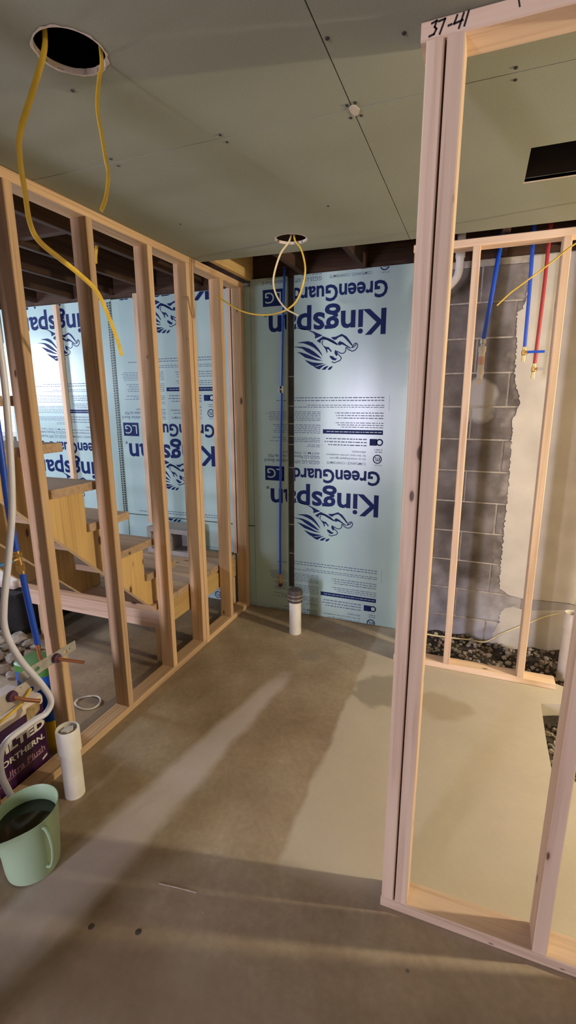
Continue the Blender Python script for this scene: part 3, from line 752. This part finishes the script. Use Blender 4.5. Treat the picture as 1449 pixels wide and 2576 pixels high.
# ================================================================ STAIRS AND LANDING
st = thing('staircase', 'open wooden stairs with notched yellow pine stringers behind the studs', 'stairs', (-.6, -1.6, .4))
NOSE = lambda k: -.84-.2*k          # k = 0 lowest tread
TOP = lambda k: .645+.2015*k
NT = 9
def stringer(x0, m):
    o = [(-.93+.005, .425)]
    # lower edge, from the foot upwards (towards the viewer)
    foot = [(-1.04, .425), (-1.13, .47)]
    k_top = NT-1
    pts = [(-.93, .4395)]
    for k in range(NT):
        yr = NOSE(k)-.085
        pts += [(yr, TOP(k)-.04-.2015 if k else .4395), (yr, TOP(k)-.04)]
    yend = NOSE(k_top)-.30
    pts += [(yend, TOP(k_top)-.04), (yend, 1.042+(-1.735-yend)*.955)]
    pts += [(-1.13, .468), (-1.10, .4395)]
    pts = pts[1:] if pts[0] == pts[1] else pts
    return MB().prism(pts, .038, lambda a, b, d: (x0+d, a, b)).build('stringer', m, st)
stringer(-.165, 'pine'); stringer(-.69, 'joist_mid' if 'joist_mid' in M else 'pine'); stringer(-1.16, 'pine')
for k in range(NT):
    yn = NOSE(k)
    lumber('tread', -1.17, -.105, yn-.285, yn, TOP(k)-.04, TOP(k), 'tread', st, axis=0)
    b = MB().box(-.20, -.1655, yn-.265, yn-.235, TOP(k)-.078, TOP(k)-.0405); b.build('cleat', 'stud', st)
ld = thing('landing', 'low wooden landing platform at the foot of the stairs', 'landing', (-.6, -.5, 0))
for k in range(7):
    y0 = -.985+k*.1405
    lumber('deck_board', -1.20, -.100, y0, min(y0+.138, -.045), .400, .438, 'tread', ld, axis=0)
lumber('rim_joist', -.138, -.100, -.987, -.045, .256, .399, 'pine', ld, axis=1)
lumber('rim_joist', -1.20, -.100, -1.035, -.997, .256, .399, 'stud_pale', ld, axis=0)
lumber('ledger', -1.20, -.100, -1.1, -.988, .400, .4385, 'stud', ld, axis=0)
for x in (-.19, -1.19): lumber('post', x, x+.089, -.985, -.947, .0, .2555, 'stud', ld, axis=2)
for x in (-.19, -1.19): lumber('post', x, x+.089, -.095, -.057, .0, .2555, 'stud', ld, axis=2)

# hollow cinder block on the landing
cb = thing('cinder_block', 'grey hollow cinder block on the landing', 'block', (-.575, -.15, .44))
b = MB()
def cored(b, x0, x1, y0, y1, z0, z1, cores):
    # cores run along y
    tr = tessellate_polygon([[Vector((a, c, 0)) for a, c in [(x0, z0), (x1, z0), (x1, z1), (x0, z1)]]]+[[Vector((a, c, 0)) for a, c in [(p, r), (q, r), (q, s_), (p, s_)]] for p, q, r, s_ in cores])
    pts = [(x0, z0), (x1, z0), (x1, z1), (x0, z1)]
    for p, q, r, s_ in cores: pts += [(p, r), (q, r), (q, s_), (p, s_)]
    n = len(pts); v = [(a, y0, c) for a, c in pts]+[(a, y1, c) for a, c in pts]
    f = [tuple(t) for t in tr]+[tuple(i+n for i in t) for t in tr]
    for l0 in range(0, n, 4): f += [(l0+i, l0+(i+1) % 4, l0+(i+1) % 4+n, l0+i+n) for i in range(4)]
    b.add(v, f)
cored(b, -.785, -.372, -.245, -.052, .4385, .650, [(-.748, -.592, .475, .615), (-.560, -.410, .475, .615)])
b.build('block_body', 'cinder', cb)
cb2 = MB().box(-.748, -.41, -.10, -.094, .47, .62); cb2.build('block_web', 'cinder', cb)

# ================================================================ PIPES
def pvc_stub(name, label, x, y, r, h, collar, inner=True):
    t = thing(name, label, 'pipe', (x, y, 0))
    b = MB(); b.lathe([(r, 0), (r, h), (r-.005, h), (r-.005, h-.12)], (x, y, 0), 28); b.build('pipe', 'pvc', t, True)
    return t
t = pvc_stub('drain_stub', 'white upright drain pipe with a dark rubber cap in front of the slit board', .508, -.312, .0425, .262, 0)
MB().lathe([(.0435, .243), (.053, .245), (.053, .318), (.049, .331), (.040, .335), (.001, .335)], (.508, -.312, 0), 28).build('rubber_cap', 'rubber', t, True)
MB().lathe([(.0532, .262), (.0545, .262), (.0545, .274), (.0532, .274)], (.508, -.312, 0), 28).build('hose_clamp', 'steel', t, True)
MB().lathe([(.0532, .292), (.0545, .292), (.0545, .300), (.0532, .300)], (.508, -.312, 0), 28).build('hose_clamp', 'steel', t, True)
t = pvc_stub('drain_stub', 'short white drain pipe with collar and broken cap beside the watering can', .137, -2.005, .0405, .27, 0)
MB().lathe([(.0412, .215), (.0465, .215), (.0465, .314), (.043, .320), (.038, .318), (.038, .29), (.001, .288)], (.137, -2.005, 0), 28).build('collar', 'pvc', t, True)
MB().prism([(-.030, -.012), (-.008, -.028), (.020, -.022), (.030, .004), (.012, .024), (-.016, .020)], .03, lambda a, c, d: (.137+a*.9, -2.005+c*.9, .287+d+.3*a)).build('broken_plug', 'pvc_inner', t)
t = pvc_stub('drain_stub', 'white upright drain pipe with coupling in the gravel by the block wall', 2.225, -.215, .038, .33, 0)
t.children[0].location.z = 0
MB().lathe([(.0385, .30), (.043, .30), (.043, .395), (.039, .40), (.034, .398), (.034, .35), (.001, .35)], (2.225, -.215, 0), 28).build('coupling', 'pvc', t, True)
MB().lathe([(.038, -.08), (.038, .001)], (2.225, -.215, 0), 28).build('buried_end', 'pvc', t, True)

def clampring(b, x, y, z, r): b.lathe([(r, z-.005), (r+.002, z-.005), (r+.002, z+.005), (r, z+.005)], (x, y, 0), 14)
# blue line on the foam
t = thing('water_pipe', 'blue plastic pipe strapped beside the slit in the foam board', 'pipe', (.285, -.012, .2))
MB().tube([(.318, -.012, 2.50), (.317, -.013, 2.43), (.303, -.012, 2.1), (.292, -.012, 1.70), (.281, -.012, 1.2), (.273, -.012, .7), (.272, -.013, .31)], .0088, 10).build('pipe', 'blue', t, True)
b = MB(); b.box(.278, .302, -.026, -.0008, 1.700, 1.708); b.box(.276, .281, -.028, -.003, 1.68, 1.728); b.box(.299, .304, -.028, -.003, 1.68, 1.728); b.build('pipe_clip', 'white', t)
MB().tube([(.272, -.013, .318), (.272, -.013, .27), (.276, -.015, .225)], .0072, 10).build('copper_end', 'copper', t, True)
b = MB(); b.lathe([(.010, .285), (.0105, .285), (.0105, .297), (.010, .297)], (.272, -.013, 0), 12); b.build('crimp_ring', 'copper', t, True)
b = MB(); b.lathe([(.001, .0), (.014, .0), (.014, .016), (.001, .016)], (.276, -.03, .222), 12, 'y'); b.build('stub_plug', 'purple', t, True)

# pipes hanging behind the rear partition
def valve(t, x, y, z, hx, handle, hm):
    b = MB(); b.lathe([(.001, z+.028), (.0105, z+.028), (.0105, z+.012), (.014, z+.010), (.015, z-.012), (.010, z-.016), (.010, z-.030), (.012, z-.030), (.012, z-.050), (.001, z-.050)], (x, y, 0), 12)
    b.tube([(x, y-.004, z), (x+.020*hx, y-.016, z)], .008, 8, smooth=False); b.build('valve_body', 'brass', t, True)
    MB().box(x+.014, x+.014+handle, y-.026, y-.016, z-.007, z+.006).build('valve_handle', hm, t)
t = thing('water_pipe', 'blue hanging pipe with brass valve and blue lever beside the red pipe', 'pipe', (1.81, -.2, 1.85))
MB().tube([(1.804, -.2, 2.68), (1.808, -.2, 2.45), (1.815, -.2, 2.2), (1.820, -.2, 1.915)], .0095, 10).build('pipe', 'blue', t, True)
valve(t, 1.821, -.2, 1.885, 1, .085, M['blue'])
t = thing('water_pipe', 'red hanging pipe with a small brass valve', 'pipe', (1.88, -.2, 1.78))
MB().tube([(1.885, -.2, 2.68), (1.883, -.2, 2.45), (1.884, -.2, 2.2), (1.879, -.2, 1.825)], .0095, 10).build('pipe', 'red', t, True)
valve(t, 1.879, -.2, 1.795, 1, .034, M['galv'])
t = thing('water_pipe', 'blue hanging pipe ending in a white plastic elbow and fitting', 'pipe', (1.6, -.15, 1.72))
MB().tube([(1.668, -.12, 2.62), (1.650, -.15, 2.45), (1.628, -.19, 2.2), (1.603, -.2, 1.945)], .012, 10).build('pipe', 'blue', t, True)
b = MB(); b.lathe([(.001, 1.965), (.016, 1.965), (.016, 1.94), (.011, 1.938), (.011, 1.925)], (1.603, -.2, 0), 14); b.build('coupling', 'galv', t, True)
b = MB(); b.lathe([(.001, 1.925), (.019, 1.925), (.021, 1.92), (.021, 1.895), (.0175, 1.892), (.0175, 1.80), (.020, 1.797), (.020, 1.77), (.001, 1.77)], (1.602, -.2, 0), 18); b.build('white_fitting', 'pvc', t, True)
MB().lathe([(.0178, 1.825), (.0182, 1.825), (.0182, 1.87), (.0178, 1.87)], (1.602, -.2, 0), 18).build('red_print', plain('faded_red_print', (.60, .36, .30), .5), t, True)
MB().tube([(1.602, -.2, 1.772), (1.601, -.2, 1.748), (1.600, -.205, 1.735), (1.600, -.225, 1.728)], .0165, 12).build('white_elbow', 'white', t, True)
t = thing('vent_pipe', 'white bent vent pipe hanging from the joists behind the foreground studs', 'pipe', (1.43, -.2, 2.25))
MB().tube([(1.447, -.2, 2.68), (1.447, -.2, 2.42), (1.445, -.2, 2.33), (1.425, -.2, 2.285), (1.37, -.2, 2.235), (1.30, -.2, 2.20)], .022, 14).build('pipe', 'pvc', t, True)
MB().lathe([(.0225, 2.40), (.026, 2.40), (.026, 2.44), (.0225, 2.44)], (1.447, -.2, 0), 16).build('hub', 'pvc', t, True)

# supply pipes in the near end of the stud wall
t = thing('water_pipe', 'thick blue supply pipe with brass tee beside the nearest stud', 'pipe', (-.05, -1.96, .5))
MB().tube([(-.05, -1.99, 2.385), (-.05, -1.985, 1.9), (-.05, -1.983, 1.47), (-.05, -1.985, 1.24), (-.05, -1.977, 1.055)], .0125, 12).build('pipe', 'blue', t, True)
MB().tube([(-.05, -1.964, .955), (-.05, -1.958, .86), (-.05, -1.938, .63)], .0125, 12).build('pipe', 'blue', t, True)
MB().tube([(-.05, -1.985, 1.02), (-.05, -2.03, 1.018), (-.05, -2.222, 1.028)], .0075, 10).build('branch_pipe', plain('light_blue_pex', (.05, .22, .55), .4), t, True)
b = MB(); b.tube([(-.05, -1.978, 1.062), (-.05, -1.964, .955)], .012, 12, smooth=False); b.tube([(-.05, -1.976, 1.045), (-.05, -1.974, 1.03)], .0175, 6, smooth=False); b.tube([(-.05, -1.970, .998), (-.05, -1.967, .97)], .0165, 6, smooth=False)
b.tube([(-.05, -1.973, 1.02), (-.05, -2.0, 1.02)], .010, 10, smooth=False); b.build('brass_tee', 'brass', t, True)
MB().tube([(-.05, -1.940, .632), (-.05, -1.936, .575), (-.045, -1.934, .555), (-.025, -1.933, .549), (-.008, -1.932, .549)], .0085, 10).build('copper_stub', 'copper', t, True)
t = thing('stub_bracket', 'perforated metal strip nailed across the nearest stud', 'bracket', (.002, -1.92, .53))
def strip(y0, y1, z0, z1, x, holes):
    outer_ = [(y0+.012, z0), (y1, z0+.008), (y1-.004, z1), (y0, z1)]
    hs = [[(hy+hr*math.cos(2*PI*k/14), hz+hr*.8*math.sin(2*PI*k/14)) for k in range(14)] for hy, hz, hr in holes]
    m_ = MB().holed(outer_, hs, 0, .002); m_.v = [(x+c, a, b_) for a, b_, c in m_.v]; return m_
strip(-2.085, -1.788, .531, .582, .0006, [(-1.852, .557, .011), (-1.827, .560, .004), (-1.998, .556, .013), (-2.04, .556, .005)]).build('strip', 'galv', t)
MB().lathe([(.001, .0005), (.019, .0005), (.021, .004), (.019, .016), (.010, .018), (.001, .018)], (.0026, -1.905, .557), 16, 'x').build('pipe_clip', 'purple', t, True)
MB().tube([(.02, -1.905, .556), (.05, -1.89, .548), (.115, -1.86, .535)], .0075, 10).build('copper_stub', 'copper', t, True)
t = thing('stub_bracket', 'pale perforated bracket with purple clip above the plum wrapper', 'bracket', (.004, -2.15, .47))
strip(-2.46, -2.012, .468, .548, .022, [(-2.055, .500, .016), (-2.10, .535, .006), (-2.20, .50, .014)]).build('strip', plain('pale_steel', (.56, .51, .46), .4, .3), t)
b = MB().box(.0025, .022, -2.30, -2.26, .47, .545); b.build('stand_off', 'galv', t)
MB().lathe([(.001, .0005), (.020, .0005), (.022, .004), (.019, .016), (.001, .018)], (.0245, -2.142, .528), 16, 'x').build('pipe_clip', 'purple', t, True)
MB().tube([(.04, -2.142, .526), (.07, -2.115, .505), (.10, -2.08, .485)], .0078, 10).build('copper_stub', 'copper', t, True)
MB().tube([(.03, -2.06, .51), (.045, -2.12, .485), (.05, -2.19, .475), (.05, -2.26, .47)], .006, 8).build('yellow_lead', 'yellow', t, True)
t = MB().tube([(.03, -2.0, 2.385), (.035, -2.0, 1.95), (.04, -2.004, 1.645), (.04, -2.034, 1.289), (.04, -2.081, 1.074), (.04, -2.126, .903), (.045, -2.139, .798), (.055, -2.105, .668), (.06, -2.035, .524), (.058, -1.998, .425), (.055, -2.025, .383), (.05, -2.07, .383), (.05, -2.126, .384), (.05, -2.20, .380), (.05, -2.235, .345), (.05, -2.243, .26), (.06, -2.228, .16), (.075, -2.205, .0145), (.02, -2.19, .0135)], .0125, 12, steps=8).build('hose', 'hose', None, True)
tag(t, 'milky white hose looping down in front of the plum wrapper', 'hose')

# yellow cables
def cable(label, pts, m='yellow', r=.0072, flat=.6, up=None, group='yellow electrical cables'):
    o = MB().tube(pts, r, 10, flat=flat, up=up, steps=8).build('electrical_cable', m, None, True)
    tag(o, label, 'cable', group); return o
cable('long yellow cable from the nearer ceiling hole down past the second stud', [(.607, -2.235, 2.50), (.607, -2.24, 2.43), (.592, -2.272, 2.335), (.585, -2.315, 2.234), (.575, -2.316, 2.181), (.56, -2.299, 2.122), (.54, -2.276, 2.063), (.52, -2.234, 2.035), (.49, -2.141, 2.020), (.46, -2.041, 2.004), (.43, -1.938, 1.976), (.40, -1.856, 1.91), (.385, -1.805, 1.84), (.375, -1.778, 1.795)])
cable('short yellow cable hanging from the far rim of the nearer ceiling hole', [(.70, -2.165, 2.52), (.702, -2.160, 2.43), (.690, -2.160, 2.395), (.683, -2.167, 2.333), (.683, -2.158, 2.27), (.683, -2.152, 2.228), (.683, -2.146, 2.194), (.682, -2.160, 2.14), (.680, -2.179, 2.103)], r=.006)
cable('cream cable curling down from the farther ceiling hole', [(.65, -.745, 2.50), (.642, -.75, 2.43), (.588, -.75, 2.367), (.549, -.75, 2.257), (.565, -.755, 2.175), (.62, -.76, 2.103), (.690, -.765, 2.064)], 'cream')
cable('yellow cable swinging from the farther ceiling hole towards the studs', [(.67, -.755, 2.50), (.668, -.752, 2.43), (.705, -.75, 2.375), (.726, -.75, 2.279), (.70, -.745, 2.18), (.654, -.742, 2.118), (.57, -.740, 2.085), (.458, -.742, 2.083), (.34, -.745, 2.115), (.205, -.75, 2.195)])
cable('straight yellow cable slanting across the red and blue hanging pipes', [(2.40, -.8, 2.50), (2.15, -.8, 2.40), (1.932, -.8, 2.262), (1.839, -.8, 2.19), (1.753, -.8, 2.127), (1.70, -.8, 2.088), (1.650, -.8, 2.040)], r=.0058)
# cable stub in the joists over the stairs
cable('stub of yellow cable among the joists over the stairs', [(-.36, -1.0, 2.56), (-.37, -1.0, 2.48), (-.39, -1.0, 2.40), (-.395, -1.0, 2.36)], r=.011)
# thin cable on the dirt by the block wall
o = MB().tube([(1.30, -.06, .04), (1.42, -.05, .025), (1.55, -.05, .028), (1.68, -.03, .026), (1.78, -.01, .02), (1.88, .01, .09), (2.0, .015, .17), (2.12, .018, .25), (2.2, .018, .29)], .0055, 8).build('electrical_cable', 'cream', None, True)
tag(o, 'thin cream cable lying on the gravel and rising along the block wall', 'cable', 'yellow electrical cables')

# ================================================================ THINGS ON THE FLOOR
# plum pack of toilet paper
px0, px1, py0, py1, pz = -.315, -.096, -2.50, -1.905, .365
t = thing('toilet_paper_pack', 'plum coloured toilet paper pack with silver lettering behind the bottom plate', 'pack', (-.2, -2.2, 0))
def soft_box(x0, x1, y0, y1, z0, z1, e=.022):
    b = MB(); L = []
    for z, i in ((z0, e), (z0+e*.3, e*.3), (z0+e, 0), (z1-e, 0), (z1-e*.3, e*.3), (z1, e)):
        r = e
        ring = []
        for cx, cy, a0 in ((x1-r, y1-r, 0), (x0+r, y1-r, 90), (x0+r, y0+r, 180), (x1-r, y0+r, 270)):
            for k in range(4):
                a = math.radians(a0+k*30); ring.append((cx+(r-i)*math.cos(a), cy+(r-i)*math.sin(a), z))
        L.append(ring)
    n = len(L[0]); v = [p for q in L for p in q]; f = [tuple(range(n))[::-1], tuple((len(L)-1)*n+k for k in range(n))]
    for i in range(len(L)-1):
        for k in range(n): f.append((i*n+k, i*n+(k+1) % n, (i+1)*n+(k+1) % n, (i+1)*n+k))
    return b.add(v, f)
soft_box(px0, px1, py0, py1, 0, pz).build('wrapper', 'pack', t, True)
# white top panel and label patch, slightly proud
b = soft_box(px0-.001, px1+.0012, py0-.001, py1+.001, .305, pz+.002, .02); b.build('white_band', 'packwhite', t, True)
xl = px1+.0008
def onface(body, y0, y1, z0, z1, m, name, shear=0, bold=.02):
    v, f = T(body, bold); mobj(name, [(xl, y0+a*(y1-y0), z0+b_*(z1-z0)+shear*a) for a, b_ in v], f, m, t)
onface('QUILTED', -2.235, -1.920, .200, .250, 'packtext', 'lettering', 0, .045)
onface('NORTHERN.', -2.175, -1.930, .152, .180, 'packtext', 'lettering', 0, .03)
onface('Ultra Plush', -2.135, -1.935, .088, .120, 'packtext2', 'lettering', .006, .012)
mobj('lettering_rule', [(xl, -2.18, .078), (xl, -1.945, .092), (xl, -1.945, .095), (xl, -2.18, .081)], [(0, 1, 2, 3)], 'packtext2', t)
mobj('label_patch', [(xl+.0006, -2.005, .265), (xl+.0006, -1.935, .300), (xl+.0006, -1.932, .345), (xl+.0006, -2.0, .345)], [(0, 1, 2, 3)], plain('gold_patch', (.36, .26, .12), .5, noise=.3, nscale=50), t)
mobj('size_mark', [(xl, -1.955, .052), (xl, -1.928, .062), (xl, -1.928, .072), (xl, -1.955, .062)], [(0, 1, 2, 3)], 'packtext', t)
# blue bag with a green top behind the stud
t = thing('bag', 'blue bag with green top and yellow foot behind the nearest stud', 'bag', (-.25, -1.78, 0))
def bag(prof, name, m):
    v = []; f = []; n = 20
    for (hw, hd, z) in prof:
        for k in range(n):
            a = 2*PI*k/n; c_, s_ = math.cos(a), math.sin(a)
            v.append((-.23+hd*abs(c_)**.5*(1 if c_ > 0 else -1), -1.800+hw*.8*abs(s_)**.5*(1 if s_ > 0 else -1), z))
    for i in range(len(prof)-1):
        for k in range(n): f.append((i*n+k, i*n+(k+1) % n, (i+1)*n+(k+1) % n, (i+1)*n+k))
    f += [tuple(range(n))[::-1], tuple((len(prof)-1)*n+k for k in range(n))]
    return mobj(name, v, f, m, t, True)
bag([(.08, .09, .0), (.088, .105, .03), (.088, .105, .17)], 'bag_foot', 'bagyellow')
bag([(.0885, .1055, .17), (.09, .105, .25), (.09, .104, .405)], 'bag_body', 'bagblue')
bag([(.093, .107, .405), (.094, .108, .42), (.093, .104, .438), (.08, .085, .444)], 'bag_top', 'baggreen')
# watering can
CX, CY = .245, -2.308
t = thing('watering_can', 'sage green plastic watering can full of dark water', 'watering can', (CX, CY, 0))
def can_ring(r, z, spout, n=48):
    out = []
    for k in range(n):
        a = 2*PI*k/n
        s_ = max(0, math.cos(a-math.radians(256)))**5*spout*1.3; r_ = r*.94
        out.append((CX+(r_+s_)*math.cos(a), CY+(r_+s_)*math.sin(a), z*(1+.05*math.cos(a-math.radians(60))*(z > .2))))
    return out
rings = [can_ring(r, z, s_) for r, z, s_ in ((.001, .004, 0), (.082, .001, 0), (.092, .006, 0), (.096, .03, 0), (.101, .10, 0), (.106, .17, .006), (.109, .215, .022), (.111, .236, .036), (.1125, .239, .037), (.110, .240, .036), (.107, .233, .033), (.103, .18, .01), (.098, .10, 0), (.092, .012, 0), (.001, .010, 0))]
v = [p for q in rings for p in q]; n = 48; f = []
for i in range(len(rings)-1):
    for k in range(n): f.append((i*n+k, i*n+(k+1) % n, (i+1)*n+(k+1) % n, (i+1)*n+k))
def can_mat():
    m, nn, l, b_ = mat('sage_plastic')
    b_.inputs['Base Color'].default_value = (.36, .49, .31, 1); b_.inputs['Roughness'].default_value = .42
    b_.inputs['Subsurface Weight'].default_value = .25; b_.inputs['Subsurface Radius'].default_value = (.02, .03, .015)
    return m
M['can'] = can_mat()
mobj('body', v, f, 'can', t, True)
wr_ = can_ring(.1045, .188, .008)
mobj('water', wr_+[(CX, CY, .188)], [(k, (k+1) % 48, 48) for k in range(48)], plain('dark_water', (.012, .016, .008), .08), t, True)
ha = math.radians(-10); ux, uy = math.cos(ha), math.sin(ha)
def hp(d, z): return (CX+ux*d, CY+uy*d, z)
MB().tube([hp(.100, .218), hp(.118, .218), hp(.136, .196), hp(.143, .155), hp(.135, .105), hp(.116, .065), hp(.093, .05)], .008, 10, flat=.55, up=(ux, uy, 0), steps=6).build('handle', 'can', t, True)
# white strap ring on the floor behind the plate
o = MB(); pts = [(-.275+.072*math.cos(a), -1.497+.058*math.sin(a), .006+.004*math.sin(2*a)) for a in [2*PI*k/24 for k in range(25)]]
o.tube(pts, .0045, 8, smooth=False, caps=False); o = o.build('strap_ring', 'white', None, True); tag(o, 'loop of white strap lying on the floor behind the bottom plate', 'strap')
# rubble by the landing
rk = random.Random(31)
spots = []
for _ in range(4000):
    x = rk.uniform(-1.62, -.90); y = rk.uniform(-1.50, -1.12); r = rk.uniform(.028, .06)
    if all(math.hypot(x-a, y-b) > (r+c)*1.18 for a, b, c in spots): spots.append((x, y, r))
    if len(spots) >= 34: break
for k, (x, y, r) in enumerate(spots):
    bm = bmesh.new(); bmesh.ops.create_icosphere(bm, subdivisions=2, radius=r)
    for vv in bm.verts:
        q = vv.co.normalized(); vv.co *= 1+.16*math.sin(q.x*4.1+k)*math.cos(q.y*3.7+k*2)+.08*math.sin(q.z*7+k)
        vv.co.z *= .7
    lowz = min(vv.co.z for vv in bm.verts)
    me = bpy.data.meshes.new('rubble_stone'); bm.to_mesh(me); bm.free(); me.materials.append(M['rock' if k % 3 else 'rock2'])
    o = bpy.data.objects.new('rubble_stone', me); COL.objects.link(o); o.location = (x, y, -lowz-.002); o.rotation_euler = (0, 0, rk.uniform(0, 6))
    tag(o, 'rough stone in the rubble heap beside the stair landing', 'stone', 'rubble stones beside the landing')
# black tote put in for the dark opening behind the rubble
t = thing('storage_tote', 'black storage tote under the upper stairs behind the rubble', 'tote', (-1.65, -.8, 0))
soft_box(-2.1, -1.26, -1.08, -.5, 0, .30, .03).build('tub', 'dark', t, True)
soft_box(-2.12, -1.24, -1.10, -.48, .3005, .335, .012).build('lid', 'dark', t, True)
o = soft_box(-2.05, -1.32, -1.05, -.55, .3355, .40, .02).build('folded_sheet', 'packwhite', None, True); tag(o, 'pale folded sheet on top of the black tote', 'sheet')  # pale slab standing in for the concrete ledge
# loose stones set in the gravel
for k in range(16):
    x = rk.uniform(1.62, 2.12); y = rk.uniform(-.24, -.06); r = rk.uniform(.014, .026)
    bm = bmesh.new(); bmesh.ops.create_icosphere(bm, subdivisions=1, radius=r)
    for vv in bm.verts: vv.co *= rk.uniform(.75, 1.15); vv.co.z *= .8
    me = bpy.data.meshes.new('gravel_stone'); bm.to_mesh(me); bm.free(); me.materials.append(M['rock'])
    o = bpy.data.objects.new('gravel_stone', me); COL.objects.link(o); o.location = (x, y, zt(x, y)+r*.5)
    tag(o, 'pale loose stone on the gravel strip below the block wall', 'stone', 'loose stones on the gravel strip')

# ================================================================ WORK LAMP (beyond the frame, on the side of the rear partition)
t = thing('work_lamp', 'bare bulb hanging on a cord from the ceiling', 'lamp', (4.3, -1.30, 1.95))
MB().tube([(4.3, -1.30, 2.43), (4.3, -1.30, 2.09)], .004, 8, smooth=False).build('cord', 'rubber', t)
MB().lathe([(.001, 2.10), (.018, 2.10), (.021, 2.03), (.001, 2.03)], (4.3, -1.30, 0), 16).build('socket', 'white', t, True)
def bulb_mat():
    m, nn, l, b_ = mat('lit_bulb'); b_.inputs['Base Color'].default_value = (1, .9, .75, 1)
    b_.inputs['Emission Color'].default_value = (1, .80, .52, 1); b_.inputs['Emission Strength'].default_value = 30; return m
M['bulb'] = bulb_mat()
MB().lathe([(.001, 1.905), (.018, 1.912), (.030, 1.935), (.033, 1.96), (.026, 1.995), (.016, 2.03), (.001, 2.031)], (4.3, -1.30, 0), 16).build('bulb', 'bulb', t, True)
ll = bpy.data.lights.new('bulb_light', 'POINT'); ll.energy = 285; ll.color = (1, .86, .62); ll.shadow_soft_size = .05
lo = bpy.data.objects.new('bulb_light', ll); lo.location = (4.3, -1.30, 1.86); COL.objects.link(lo)
